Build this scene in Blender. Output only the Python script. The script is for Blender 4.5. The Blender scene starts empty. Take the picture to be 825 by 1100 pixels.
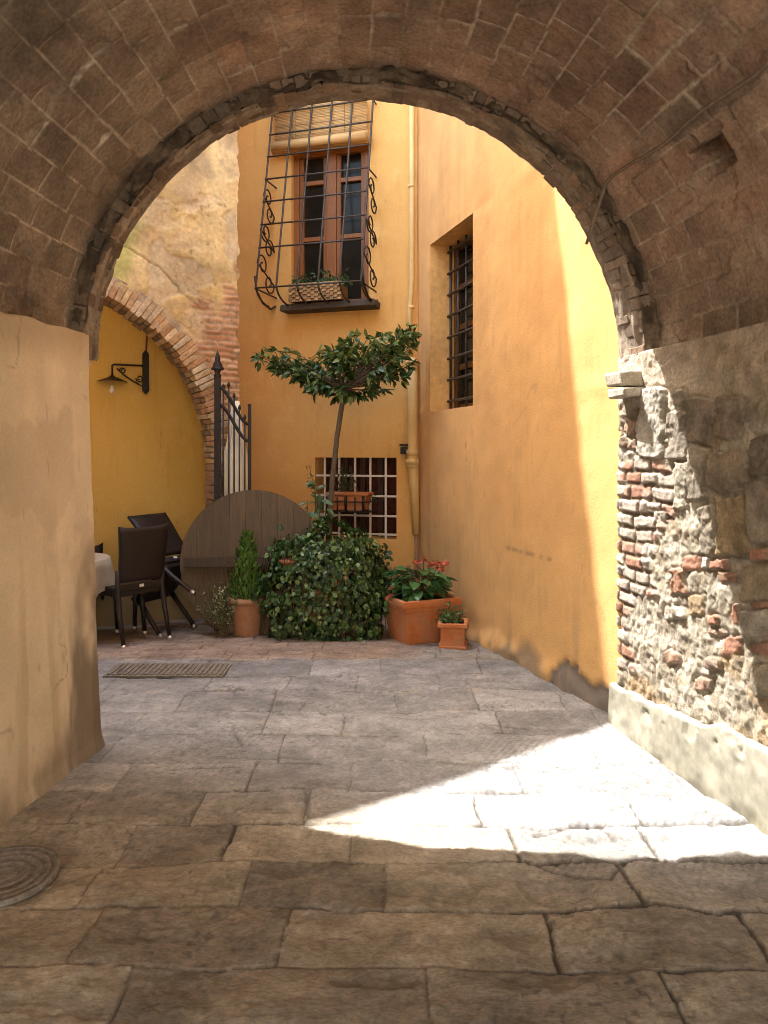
import bpy, math, random
import numpy as np
from mathutils import Vector, Matrix, Quaternion

R = random.Random(7)
C = bpy.context.scene.collection
F, CX, HY, EYE = 800.0, 412.5, 486.0, 1.5      # focal length in photo pixels, principal column, horizon row, eye height


def P(px, py, y):                               # measured direction in the photograph -> a point at depth y
    return Vector(((px - CX) / F * y, y, EYE - (py - HY) / F * y))


def proj(x, y, z):
    return CX + F * x / y, HY - F * (z - EYE) / y


def gz(y):                                      # the paving falls slightly towards the back of the court
    y = np.asarray(y, dtype=float)
    return -0.066 * np.clip(y - 5.6, 0, 1.9)


# ------------------------------------------------------------------ noise
def _hash(ix, iy, iz, seed):
    h = (ix.astype(np.int64) * 374761393 + iy.astype(np.int64) * 668265263 + iz.astype(np.int64) * 2147483647 + seed * 974711) & 0xFFFFFFFF
    h = ((h ^ (h >> 13)) * 1274126177) & 0xFFFFFFFF
    h = ((h ^ (h >> 16)) * 2246822519) & 0xFFFFFFFF
    return ((h ^ (h >> 15)) & 0xFFFFFF) / float(0xFFFFFF)


def noise(x, y, z=0.0, seed=0):
    x, y, z = np.broadcast_arrays(np.asarray(x, float), np.asarray(y, float), np.asarray(z, float))
    ix, iy, iz = np.floor(x), np.floor(y), np.floor(z)
    fx, fy, fz = x - ix, y - iy, z - iz
    fx, fy, fz = [f * f * (3 - 2 * f) for f in (fx, fy, fz)]
    r = 0
    for dz in (0, 1):
        wz = fz if dz else 1 - fz
        for dy in (0, 1):
            wy = fy if dy else 1 - fy
            for dx in (0, 1):
                wx = fx if dx else 1 - fx
                r = r + _hash(ix + dx, iy + dy, iz + dz, seed) * wx * wy * wz
    return r * 2 - 1


def fbm(x, y, z=0.0, seed=0, octv=4, gain=0.5):
    r, a = 0, 1.0
    for k in range(octv):
        r = r + a * noise(np.asarray(x) * 2 ** k + 7.3 * k, np.asarray(y) * 2 ** k, np.asarray(z) * 2 ** k, seed + k)
        a *= gain
    return r


def sstep(a, b, x):
    t = np.clip((x - a) / (b - a), 0, 1)
    return t * t * (3 - 2 * t)


# ------------------------------------------------------------------ objects
def tag(o, label=None, cat=None, group=None, kind=None):
    if label: o['label'] = label
    if cat: o['category'] = cat
    if group: o['group'] = group
    if kind: o['kind'] = kind
    return o


def thing(name, loc, label, cat, group=None, rz=0.0):
    o = bpy.data.objects.new(name, None)
    C.objects.link(o)
    o.location = loc
    o.rotation_euler = (0, 0, rz)
    o.empty_display_size = 0.1
    return tag(o, label, cat, group)


def worldloc(o):
    v = Vector((0, 0, 0))
    while o is not None:
        v += o.location
        o = o.parent
    return v


class MB:
    """verts, faces, per-face colour and material index collected into one mesh"""

    def __init__(s):
        s.v, s.f, s.c, s.sm = [], [], [], []

    def add(s, vs, fs, col=(1, 1, 1), smooth=False):
        n = len(s.v)
        s.v += [tuple(v) for v in vs]
        for f in fs:
            s.f.append(tuple(i + n for i in f))
            s.c.append(col)
            s.sm.append(smooth)

    def box(s, c, size, M=None, col=(1, 1, 1), jit=0.0, taper=1.0):
        hx, hy, hz = size[0] / 2, size[1] / 2, size[2] / 2
        vs = []
        for sz in (-1, 1):
            k = taper if sz < 0 else 1.0
            for sy in (-1, 1):
                for sx in (-1, 1):
                    p = Vector((sx * hx * k, sy * hy * k, sz * hz))
                    if jit: p += Vector((R.uniform(-jit, jit), R.uniform(-jit, jit), R.uniform(-jit, jit)))
                    if M is not None: p = M @ p
                    vs.append(p + Vector(c))
        s.add(vs, [(0, 2, 3, 1), (4, 5, 7, 6), (0, 1, 5, 4), (2, 6, 7, 3), (0, 4, 6, 2), (1, 3, 7, 5)], col)

    def tube(s, pts, r, n=8, col=(1, 1, 1), caps=True):
        pts = [Vector(p) for p in pts]
        rs = r if isinstance(r, (list, tuple)) else [r] * len(pts)
        vs, fs = [], []
        prev = None
        for i, p in enumerate(pts):
            d = (pts[min(i + 1, len(pts) - 1)] - pts[max(i - 1, 0)])
            d = d.normalized() if d.length > 1e-9 else Vector((0, 0, 1))
            if prev is None:
                a = Vector((0, 0, 1)) if abs(d.z) < 0.9 else Vector((1, 0, 0))
                u = d.cross(a).normalized()
            else:
                u = prev - d * prev.dot(d)
                u = u.normalized() if u.length > 1e-6 else d.orthogonal().normalized()
            prev = u
            w = d.cross(u)
            for k in range(n):
                a = 2 * math.pi * k / n
                vs.append(p + (u * math.cos(a) + w * math.sin(a)) * rs[i])
        for i in range(len(pts) - 1):
            for k in range(n):
                a, b = i * n + k, i * n + (k + 1) % n
                fs.append((a, b, b + n, a + n))
        if caps:
            fs.append(tuple(range(n - 1, -1, -1)))
            fs.append(tuple(range((len(pts) - 1) * n, len(pts) * n)))
        s.add(vs, fs, col, smooth=n > 5)

    def lathe(s, c, prof, n=28, col=(1, 1, 1), M=None):
        vs, fs = [], []
        for r, z in prof:
            for k in range(n):
                a = 2 * math.pi * k / n
                p = Vector((r * math.cos(a), r * math.sin(a), z))
                if M is not None: p = M @ p
                vs.append(p + Vector(c))
        for i in range(len(prof) - 1):
            for k in range(n):
                a, b = i * n + k, i * n + (k + 1) % n
                fs.append((a, b, b + n, a + n))
        s.add(vs, fs, col, smooth=True)

    def leaf(s, p, d, nrm, L, W, col, fold=0.25, droop=0.15):
        d = Vector(d).normalized()
        nrm = Vector(nrm)
        w = d.cross(nrm)
        if w.length < 1e-4: w = d.orthogonal()
        w.normalize()
        n2 = w.cross(d).normalized()
        p = Vector(p)
        m1 = p + d * L * .35 - n2 * droop * L * .1
        m2 = p + d * L * .7 - n2 * droop * L * .45
        tip = p + d * L - n2 * droop * L
        l1, r1 = m1 + w * W * .5 + n2 * fold * W * .5, m1 - w * W * .5 + n2 * fold * W * .5
        l2, r2 = m2 + w * W * .38 + n2 * fold * W * .38, m2 - w * W * .38 + n2 * fold * W * .38
        s.add([p, m1, m2, tip, l1, r1, l2, r2], [(0, 1, 4), (1, 2, 6, 4), (2, 3, 6), (0, 5, 1), (1, 5, 7, 2), (2, 7, 3)], col)

    def build(s, name, m, parent=None, bevel=0.0, smooth=None):
        off = worldloc(parent) if parent is not None else Vector((0, 0, 0))
        me = bpy.data.meshes.new(name)
        me.from_pydata([(v[0] - off.x, v[1] - off.y, v[2] - off.z) for v in s.v], [], s.f)
        at = me.color_attributes.new('Col', 'FLOAT_COLOR', 'CORNER')
        a = []
        for f, c in zip(s.f, s.c):
            a += [c[0], c[1], c[2], 1.0] * len(f)
        at.data.foreach_set('color', a)
        me.polygons.foreach_set('use_smooth', s.sm if smooth is None else [smooth] * len(s.f))
        me.materials.append(m)
        me.update()
        o = bpy.data.objects.new(name, me)
        C.objects.link(o)
        if parent is not None: o.parent = parent
        if bevel:
            b = o.modifiers.new('bevel', 'BEVEL')
            b.width = bevel
            b.segments = 2
            b.limit_method = 'ANGLE'
            b.angle_limit = math.radians(40)
        return o


def grid(name, X, Y, Z, col, m, parent=None, keep=None, flip=False, smooth=True):
    """numpy sheet (rows, cols) -> one mesh with a colour per vertex"""
    off = worldloc(parent) if parent is not None else Vector((0, 0, 0))
    nr, nc = X.shape
    v = np.stack([X - off.x, Y - off.y, Z - off.z], -1).reshape(-1, 3)
    i = np.arange(nr * nc).reshape(nr, nc)
    q = np.stack([i[:-1, :-1], i[:-1, 1:], i[1:, 1:], i[1:, :-1]], -1)
    if flip: q = q[..., ::-1]
    q = q[keep] if keep is not None else q.reshape(-1, 4)
    me = bpy.data.meshes.new(name)
    me.vertices.add(len(v))
    me.vertices.foreach_set('co', v.ravel())
    me.loops.add(len(q) * 4)
    me.loops.foreach_set('vertex_index', q.ravel().astype(np.int32))
    me.polygons.add(len(q))
    me.polygons.foreach_set('loop_start', np.arange(0, len(q) * 4, 4, dtype=np.int32))
    me.polygons.foreach_set('loop_total', np.full(len(q), 4, dtype=np.int32))
    me.update(calc_edges=True)
    me.polygons.foreach_set('use_smooth', np.full(len(q), smooth))
    at = me.color_attributes.new('Col', 'FLOAT_COLOR', 'POINT')
    c = np.concatenate([np.clip(col, 0, 1), np.ones(col.shape[:2] + (1,))], -1)
    at.data.foreach_set('color', c.reshape(-1).astype(np.float32))
    me.materials.append(m)
    me.validate()
    o = bpy.data.objects.new(name, me)
    C.objects.link(o)
    if parent is not None: o.parent = parent
    return o


def mixc(a, b, t):
    t = np.asarray(t)[..., None]
    return np.asarray(a) * (1 - t) + np.asarray(b) * t


# ------------------------------------------------------------------ materials
def nodes(name):
    m = bpy.data.materials.new(name)
    m.use_nodes = True
    nt = m.node_tree
    b = nt.nodes['Principled BSDF']
    return m, nt, b


def N(nt, t, **kw):
    n = nt.nodes.new(t)
    for k, v in kw.items():
        if k in n.inputs: n.inputs[k].default_value = v
        else: setattr(n, k, v)
    return n


def ramp(nt, src, a, b, c0=(0, 0, 0, 1), c1=(1, 1, 1, 1)):
    r = N(nt, 'ShaderNodeValToRGB')
    r.color_ramp.elements[0].position = a
    r.color_ramp.elements[1].position = b
    r.color_ramp.elements[0].color = c0
    r.color_ramp.elements[1].color = c1
    nt.links.new(src, r.inputs[0])
    return r.outputs[0]


def mix(nt, fac, a, b, mode='MIX'):
    n = N(nt, 'ShaderNodeMix', data_type='RGBA', blend_type=mode)
    for sock, val in ((n.inputs[0], fac), (n.inputs[6], a), (n.inputs[7], b)):
        if isinstance(val, (int, float)): sock.default_value = val
        elif isinstance(val, tuple): sock.default_value = val if len(val) == 4 else val + (1,)
        else: nt.links.new(val, sock)
    return n.outputs[2]


def bumped(nt, b, src, strength, dist):
    bp = N(nt, 'ShaderNodeBump', Strength=strength, Distance=dist)
    nt.links.new(src, bp.inputs['Height'])
    nt.links.new(bp.outputs[0], b.inputs['Normal'])


def attr_mat(name, rough=0.85, var=0.25, scale=30.0, bump=0.5, bdist=0.004, spec=0.3, scale2=4.0, stretch=None):
    m, nt, b = nodes(name)
    at = N(nt, 'ShaderNodeAttribute', attribute_name='Col')
    tc = N(nt, 'ShaderNodeTexCoord')
    vec = tc.outputs['Object']
    if stretch:
        mp = N(nt, 'ShaderNodeMapping')
        mp.inputs['Scale'].default_value = stretch
        nt.links.new(vec, mp.inputs[0])
        vec = mp.outputs[0]
    n1 = N(nt, 'ShaderNodeTexNoise', Scale=scale, Detail=8.0, Roughness=0.65)
    n2 = N(nt, 'ShaderNodeTexNoise', Scale=scale2, Detail=5.0, Roughness=0.6)
    nt.links.new(vec, n1.inputs['Vector'])
    nt.links.new(vec, n2.inputs['Vector'])
    lo, hi = 1 - var, 1 + var * .45
    k1 = ramp(nt, n1.outputs[0], .3, .7, (lo, lo, lo, 1), (hi, hi, hi, 1))
    k2 = ramp(nt, n2.outputs[0], .3, .7, (lo, lo, lo, 1), (hi, hi, hi, 1))
    c = mix(nt, 1.0, at.outputs['Color'], k1, 'MULTIPLY')
    c = mix(nt, 1.0, c, k2, 'MULTIPLY')
    nt.links.new(c, b.inputs['Base Color'])
    b.inputs['Roughness'].default_value = rough
    b.inputs['Specular IOR Level'].default_value = spec
    if bump: bumped(nt, b, n1.outputs[0], bump, bdist)
    return m


def plaster(name, c1, c2, c3, dirt=(.16, .13, .10), dirt_h=.25, base=0.0, bump=.35, spots=True):
    m, nt, b = nodes(name)
    tc = N(nt, 'ShaderNodeTexCoord')
    big = N(nt, 'ShaderNodeTexNoise', Scale=.9, Detail=6.0, Roughness=.6, Distortion=.4)
    mid = N(nt, 'ShaderNodeTexNoise', Scale=5.0, Detail=8.0, Roughness=.65)
    fine = N(nt, 'ShaderNodeTexNoise', Scale=70.0, Detail=8.0, Roughness=.7)
    mp = N(nt, 'ShaderNodeMapping')
    mp.inputs['Scale'].default_value = (6, 6, .7)
    strk = N(nt, 'ShaderNodeTexNoise', Scale=1.6, Detail=6.0, Roughness=.6)
    for n in (big, mid, fine): nt.links.new(tc.outputs['Object'], n.inputs['Vector'])
    nt.links.new(tc.outputs['Object'], mp.inputs[0])
    nt.links.new(mp.outputs[0], strk.inputs['Vector'])
    c = mix(nt, ramp(nt, big.outputs[0], .32, .68), c1, c2)
    c = mix(nt, ramp(nt, mid.outputs[0], .52, .75), c, c3)
    k = ramp(nt, strk.outputs[0], .55, .75, (1, 1, 1, 1), (.86, .83, .78, 1))
    c = mix(nt, 1.0, c, k, 'MULTIPLY')
    k = ramp(nt, fine.outputs[0], .25, .6, (.88, .87, .85, 1), (1, 1, 1, 1))
    c = mix(nt, 1.0, c, k, 'MULTIPLY')
    # rising damp and dirt: a ragged band along the foot of the wall
    sx = N(nt, 'ShaderNodeSeparateXYZ')
    nt.links.new(tc.outputs['Object'], sx.inputs[0])
    ma = N(nt, 'ShaderNodeMath', operation='MULTIPLY_ADD')
    nt.links.new(sx.outputs['Z'], ma.inputs[0])
    ma.inputs[1].default_value = -1.0 / dirt_h
    ma.inputs[2].default_value = 1.0 + base / dirt_h
    ad = N(nt, 'ShaderNodeMath', operation='MULTIPLY_ADD')
    nt.links.new(strk.outputs[0], ad.inputs[0])
    ad.inputs[1].default_value = 2.2
    nt.links.new(ma.outputs[0], ad.inputs[2])
    d = ramp(nt, ad.outputs[0], .95, 1.9 if dirt_h > .4 else 1.7)
    d2 = N(nt, 'ShaderNodeMath', operation='MULTIPLY')
    nt.links.new(d, d2.inputs[0])
    d2.inputs[1].default_value = .8
    c = mix(nt, d2.outputs[0], c, dirt)
    if spots:
        sp = N(nt, 'ShaderNodeTexNoise', Scale=11.0, Detail=3.0, Roughness=.5)
        nt.links.new(mp.outputs[0], sp.inputs['Vector'])
        c = mix(nt, ramp(nt, sp.outputs[0], .70, .78), c, tuple(x * .55 for x in c2))
    nt.links.new(c, b.inputs['Base Color'])
    b.inputs['Roughness'].default_value = .9
    b.inputs['Specular IOR Level'].default_value = .2
    h = N(nt, 'ShaderNodeMath', operation='MULTIPLY_ADD')
    nt.links.new(mid.outputs[0], h.inputs[0])
    h.inputs[1].default_value = 2.0
    nt.links.new(fine.outputs[0], h.inputs[2])
    bumped(nt, b, h.outputs[0], bump, .006)
    return m


def plain(name, col, rough=.6, metal=0.0, var=.2, scale=25.0, bump=.2, spec=.4):
    m, nt, b = nodes(name)
    tc = N(nt, 'ShaderNodeTexCoord')
    n1 = N(nt, 'ShaderNodeTexNoise', Scale=scale, Detail=7.0, Roughness=.65)
    nt.links.new(tc.outputs['Object'], n1.inputs['Vector'])
    c = mix(nt, ramp(nt, n1.outputs[0], .3, .7), tuple(x * (1 - var) for x in col), tuple(min(1, x * (1 + var)) for x in col))
    nt.links.new(c, b.inputs['Base Color'])
    b.inputs['Roughness'].default_value = rough
    b.inputs['Metallic'].default_value = metal
    b.inputs['Specular IOR Level'].default_value = spec
    if bump: bumped(nt, b, n1.outputs[0], bump, .003)
    return m


def wood(name, c1, c2, stretch, rough=.7):
    m, nt, b = nodes(name)
    tc = N(nt, 'ShaderNodeTexCoord')
    mp = N(nt, 'ShaderNodeMapping')
    mp.inputs['Scale'].default_value = stretch
    nt.links.new(tc.outputs['Object'], mp.inputs[0])
    n1 = N(nt, 'ShaderNodeTexNoise', Scale=6.0, Detail=9.0, Roughness=.7, Distortion=.5)
    nt.links.new(mp.outputs[0], n1.inputs['Vector'])
    at = N(nt, 'ShaderNodeAttribute', attribute_name='Col')
    c = mix(nt, ramp(nt, n1.outputs[0], .3, .72), c1, c2)
    c = mix(nt, 1.0, c, at.outputs['Color'], 'MULTIPLY')
    nt.links.new(c, b.inputs['Base Color'])
    b.inputs['Roughness'].default_value = rough
    bumped(nt, b, n1.outputs[0], .5, .004)
    return m


def terracotta(name, col):
    m, nt, b = nodes(name)
    tc = N(nt, 'ShaderNodeTexCoord')
    n1 = N(nt, 'ShaderNodeTexNoise', Scale=7.0, Detail=7.0, Roughness=.65)
    n2 = N(nt, 'ShaderNodeTexNoise', Scale=60.0, Detail=5.0)
    for n in (n1, n2): nt.links.new(tc.outputs['Object'], n.inputs['Vector'])
    c = mix(nt, ramp(nt, n1.outputs[0], .42, .85), col, (.50, .31, .19))
    c = mix(nt, ramp(nt, n1.outputs[0], .55, .30, (0, 0, 0, 1), (.28, .28, .28, 1)), c, tuple(x * .6 for x in col))
    nt.links.new(c, b.inputs['Base Color'])
    b.inputs['Roughness'].default_value = .8
    b.inputs['Specular IOR Level'].default_value = .25
    bumped(nt, b, n2.outputs[0], .25, .003)
    return m


def leafmat(name, rough=.42, spec=.5):
    m, nt, b = nodes(name)
    at = N(nt, 'ShaderNodeAttribute', attribute_name='Col')
    nt.links.new(at.outputs['Color'], b.inputs['Base Color'])
    b.inputs['Roughness'].default_value = rough
    b.inputs['Specular IOR Level'].default_value = spec
    tr = N(nt, 'ShaderNodeBsdfTranslucent')
    nt.links.new(at.outputs['Color'], tr.inputs['Color'])
    ms = N(nt, 'ShaderNodeMixShader')
    ms.inputs[0].default_value = .22
    nt.links.new(b.outputs[0], ms.inputs[1])
    nt.links.new(tr.outputs[0], ms.inputs[2])
    nt.links.new(ms.outputs[0], nt.nodes['Material Output'].inputs[0])
    return m


M_STONE = attr_mat('paving stone', .8, .36, 60, .8, .005, .3, 4.0, (1, 1.6, 1))
M_VAULT = attr_mat('vault tile', .9, .40, 55, .95, .006, .2, 6.0)
M_RUBBLE = attr_mat('old masonry', .92, .32, 70, .9, .006, .2, 9.0)
M_BRICK = attr_mat('arch brick', .92, .34, 45, .7, .005, .2, 8.0)
M_CEMENT = attr_mat('cement', .9, .22, 18, .4, .004, .2, 2.5)
M_RENDER = attr_mat('painted render', .92, .10, 75, .55, .004, .2, 2.4)
M_CREAM = plaster('cream plaster', (.60, .44, .27), (.66, .50, .31), (.55, .40, .25), (.13, .11, .085), .34, bump=.4)
M_ORANGE = plaster('orange plaster', (.74, .41, .125), (.69, .37, .11), (.77, .45, .16), (.20, .16, .12), .30)
M_PALEORANGE = plaster('ochre plaster', (.70, .42, .17), (.65, .38, .15), (.73, .46, .21), (.17, .145, .12), .36)
M_YELLOW = plaster('yellow plaster', (.74, .46, .115), (.68, .42, .10), (.76, .49, .15), (.20, .15, .09), .3)
M_FACADE = plaster('facade plaster', (.66, .58, .47), (.60, .53, .43), (.68, .61, .50))
M_OLDPL = attr_mat('weathered plaster', .92, .26, 28, .6, .006, .2, 4.0)
M_ROOF = attr_mat('roof tile', .85, .3, 14, .4, .01)
M_IRON = plain('wrought iron', (.022, .016, .013), .55, .3, .4, 40, .4)
M_IRONG = plain('grey iron', (.055, .042, .031), .6, .2, .5, 40, .4)
M_WHITEBAR = plain('white painted bar', (.66, .60, .50), .6, 0, .2, 60, .3)
M_FRAME = wood('window wood', (.20, .060, .006), (.31, .105, .011), (14, 14, 1.2), .5)
M_OLDWOOD = wood('grey wood', (.062, .040, .019), (.125, .083, .043), (9, 9, .8), .8)
M_TRUNK = wood('bark', (.065, .045, .026), (.145, .105, .065), (12, 12, 3), .9)
M_GLASS = plain('window glass', (.018, .014, .009), .14, 0, .4, 3, .0, .11)
M_DARK = plain('dark room', (.02, .010, .006), .9, 0, .3, 4, 0, .1)
M_CURTAIN = plain('dark red curtain', (.07, .022, .014), .9, 0, .4, 9, .2, .1)
M_BLIND = wood('cane blind', (.44, .24, .075), (.64, .40, .16), (.7, .7, 26), .7)
M_BASKET = wood('basket cane', (.30, .15, .05), (.55, .33, .14), (10, 10, 30), .7)
M_TERRA = terracotta('terracotta', (.46, .150, .048))
M_TERRA_OLD = terracotta('aged terracotta', (.36, .165, .08))
M_PIPE = plain('painted pipe', (.62, .40, .15), .5, 0, .12, 6, .1)
M_CABLE = plain('cable', (.20, .15, .105), .7, 0, .3, 30, .2)
M_CHAIR = plain('woven brown resin', (.021, .013, .009), .5, 0, .5, 120, .6)
M_CHAIRLEG = plain('brown chair leg', (.022, .014, .010), .45, 0, .3, 30, .1)
M_CAP = plain('metal cap', (.65, .6, .52), .3, .8, .1)
M_TAG = plain('white tag', (.75, .72, .66), .5, 0, .05)
M_CLOTH = plain('cream cloth', (.46, .38, .27), .9, 0, .08, 8, .2, .1)
M_PARASOL = plain('parasol cloth', (.74, .64, .47), .9, 0, .10, 6, .3, .1)
M_LEAF = leafmat('leaf', .38, .45)
M_SOFT = leafmat('soft leaf', .6, .3)
M_FLOWER = leafmat('petal', .6, .3)
M_SOIL = plain('soil', (.03, .02, .014), .95, 0, .4, 40, .6, .1)
M_COVER = plain('cast iron cover', (.20, .172, .138), .65, .3, .5, 50, .5)
M_LAMP = plain('lamp shade', (.05, .035, .025), .45, .4, .3, 20, .2)
M_BULB = plain('bulb glass', (.80, .74, .60), .08, 0, .02, 5, 0, .6)
M_GROUND = plain('earth ground', (.20, .17, .13), .95, 0, .2, 3, .2, .1)

# ================================================================== PAVING
def make_paving():
    xs = np.concatenate([[-7.5, -6, -4.5, -3.2, -2.6], np.arange(-2.1, 1.75, .0075), [2.0, 2.6, 4, 7.5]])
    ys = [-14, -8, -4, -1.5, .2, 1.0, 1.3]
    y = 1.55
    while y < 7.7:
        ys.append(y)
        y *= 1.0038
    ys = np.array(ys + [8.2, 9.5, 12])
    X, Y = np.meshgrid(xs, ys)
    wx = .008 * fbm(X * 5, Y * 5, 0, 3, 5, .62)
    wy = .007 * fbm(X * 4, Y * 4, 0, 13, 5, .62) + .014 * noise(X * .8, Y * .9, 0, 5)
    Yw = Y + wy - .03 * X * sstep(3.2, 4.4, Y)
    Xw = X + wx
    rows = [1.0, 1.28, 1.57, 1.87, 2.165, 2.45, 2.725, 3.005, 3.30, 3.61, 3.96, 4.30, 4.68, 5.02, 5.40]
    known = {3: [-.72, .12, .80], 4: [-.92, -.31, .52, 1.15], 5: [-1.02, -.485, 0.0, .86], 6: [-.99, -.59, -.13, .50, 1.02],
             7: [-1.28, -.785, -.325, .40, 1.05], 8: [-1.2, -.62, -.15, .62]}
    rows += list(np.arange(5.55, 8.3, .15))
    rows = np.array(rows)
    H = np.zeros_like(X)
    edge = np.full_like(X, 9.0)
    col = np.zeros(X.shape + (3,))
    rr = random.Random(21)
    stones = [(.285, .246, .190), (.262, .226, .176), (.305, .262, .203), (.250, .215, .167), (.278, .240, .187), (.315, .272, .212)]
    ri = np.clip(np.searchsorted(rows, Yw) - 1, 0, len(rows) - 2)
    for r in range(len(rows) - 1):
        m = ri == r
        if not m.any(): continue
        y0, y1 = rows[r], rows[r + 1]
        brick = y0 > 5.38
        js = [-8.0]
        if r in known: js += known[r]
        xx = js[-1] if r in known else -2.4 + rr.uniform(-.4, .2)
        if r not in known: js.append(xx)
        while xx < 2.2:
            xx += rr.uniform(.28, .34) if brick else rr.uniform(.42, .95)
            js.append(xx)
        js.append(8.5)
        js = np.array(js)
        k = np.clip(np.searchsorted(js, Xw[m]) - 1, 0, len(js) - 2)
        dx = np.minimum(Xw[m] - js[k], js[k + 1] - Xw[m])
        dy = np.minimum(Yw[m] - y0, y1 - Yw[m])
        edge[m] = np.minimum(dx, dy)
        hs = np.array([rr.uniform(-.0035, .0035) for _ in js])
        tx = np.array([rr.uniform(-.005, .005) for _ in js])
        ty = np.array([rr.uniform(-.008, .008) for _ in js])
        if brick:
            cs = np.array([[v * q for v in (.31, .225, .165)] for q in [rr.uniform(.85, 1.12) for _ in js]])
        else:
            cs = np.array([[v * q for v in rr.choice(stones)] for q in [rr.uniform(.86, 1.10) for _ in js]])
            if 5 == r: cs[2] = [.170, .146, .118]
            if 6 == r: cs[1] = [.200, .172, .136]
            if 4 == r: cs[1] = [.215, .184, .144]
        ctr = (js[k] + js[k + 1]) / 2
        H[m] = hs[k] + tx[k] * np.clip(Xw[m] - ctr, -1, 1) + ty[k] * (Yw[m] - (y0 + y1) / 2)
        cc = cs[k]
        if brick:
            cc = mixc(cc, np.array([.27, .25, .22]), sstep(.05, .35, X[m] + .10 * noise(X[m] * 4, Y[m] * 4, 0, 15) - .45 * (Y[m] - 5.6)))
        col[m] = cc
    # joints: some wide and dirty, some tight and mortared
    openj = .30 + .70 * sstep(-.25, .5, fbm(X * 1.7, Y * 1.7, 0, 31, 3))
    openj = openj * (1 - .5 * sstep(3.2, 3.9, Y))
    w = .0028 + .0048 * openj
    g = 1 - sstep(w * .65, w * 1.05, edge)
    chip = sstep(.15, .8, fbm(X * 9, Y * 9, 0, 41, 3)) * (1 - sstep(.0, .028, edge)) * openj
    H -= g * (.002 + .010 * openj) + chip * .004
    # flaking: terraced layers in the sandstone
    fl = fbm(X * 2.2, Y * 3.6, 0, 51, 5)
    terr = np.floor(fl * 5) + sstep(.93, 1.0, fl * 5 - np.floor(fl * 5))
    rough = sstep(-.6, .6, noise(X * 1.1, Y * 1.1, 0, 77))
    near = 1 - sstep(2.9, 3.8, Y)
    H += terr * (.0030 + .0016 * near) * (.35 + .65 * rough) + .0022 * fbm(X * 16, Y * 22, 0, 61, 3)
    fl2 = fbm(X * 5 + 4, Y * 9, 0, 53, 4)
    H -= .0035 * near * sstep(.26, .28, fl2) + .003 * near * sstep(.5, .54, fl2)
    H += .009 * fbm(X * .7, Y * .7, 0, 71, 2)
    # tooled strip beside the rubble wall: short slanting chisel grooves, turned from slab to slab
    side = np.where((ri % 2) == 0, 1.0, -1.0)
    tool = sstep(.42, .60, X - .11 * (Y - 3.0) * 0 + .05 * noise(X * 3, Y * 3, 0, 9)) * sstep(2.62, 2.75, Y) * (1 - .65 * sstep(3.7, 4.1, Y)) * (1 - sstep(4.3, 4.9, Y))
    ph = (X * np.where(side > 0, .55, 1.0) + side * Y * .62 + .008 * fbm(X * 6, Y * 6, 0, 87, 2)) / .036 * 2 * math.pi
    H += tool * .0030 * np.sin(ph) * (.55 + .45 * noise(X * 5, Y * 5, 0, 91))
    hair = 1 - sstep(.006, .022, np.abs(fbm(X * 1.1 + 20, Y * 2.3, 0, 121, 5)))
    hair = hair * sstep(.1, .4, fbm(X * 1.3, Y * 1.3, 0, 123, 3)) * sstep(3.0, 3.6, Y)
    H -= hair * .007
    g = np.maximum(g, hair * .7)
    # deep crescent cracks seen in the photograph
    for (pts, dep) in [([(525, 826), (560, 823), (590, 828), (615, 840)], .016), ([(575, 893), (600, 888), (625, 884), (648, 887), (662, 897)], .013),
                       ([(565, 925), (620, 940), (660, 945), (675, 925)], .010), ([(205, 780), (250, 782), (262, 800)], .016),
                       ([(250, 812), (330, 814)], .016), ([(330, 852), (333, 880)], .018), ([(180, 825), (260, 824)], .012),
                       ([(118, 780), (160, 786)], .012), ([(520, 780), (600, 784)], .012), ([(370, 802), (412, 800)], .012)]:
        W = []
        for px, py in pts:
            yy = F * EYE / (py - HY)
            W.append(((px - CX) / F * yy, yy))
        d = np.full_like(X, 9.0)
        for (ax, ay), (bx, by) in zip(W[:-1], W[1:]):
            vx, vy = bx - ax, by - ay
            t = np.clip(((Xw - ax) * vx + (Yw - ay) * vy) / (vx * vx + vy * vy), 0, 1)
            d = np.minimum(d, np.hypot(Xw - ax - t * vx, Yw - ay - t * vy))
        c = 1 - sstep(.003, .014, d)
        H -= c * dep
        g = np.maximum(g, c * .8)
    Z = gz(Y) + H
    # paving colour: painted warm and cool light, per slab, mineral drift, dirt in the joints, pale mortar smears
    n1 = fbm(X * 3, Y * 4, 0, 101, 5)
    n2 = fbm(X * .6, Y * .6, 0, 103, 3)
    col = col * (1 + .13 * n1 + .07 * n2)[..., None]
    pink = sstep(.15, .8, noise(X * .9 + 3, Y * .9, 0, 107))
    col = mixc(col, col * np.array([1.05, .97, .96]), pink * .15 * sstep(3.2, 3.8, Y))
    grey = sstep(2.6, 3.5, Y + .5 * np.clip(X, -1, 1)) * (1 - sstep(5.30, 5.45, Y + .05 * noise(X * 3, Y * 3, 0, 16)))           # the court's cooler, brighter light put into the stone colour
    lum = col.mean(-1, keepdims=True)
    warm = (1 - sstep(2.7, 3.5, Y))[..., None]  # warm light of the passage put into the near slabs' colour
    col = col * (1 + warm * np.array([.34, .28, .15]))
    col = col * (1 - .86 * grey[..., None]) + lum * np.array([1.0, 1.0, 1.02]) * 1.14 * .86 * grey[..., None]
    grit = fbm(X * 38, Y * 42, 0, 131, 3)
    col = col * (1 + .16 * grit)[..., None]
    spk = sstep(.62, .75, noise(X * 55, Y * 55, 0, 133) * .8 + .3 * noise(X * 3, Y * 3, 0, 134))
    col = mixc(col, np.array([.12, .10, .08]), spk * .6)
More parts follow.
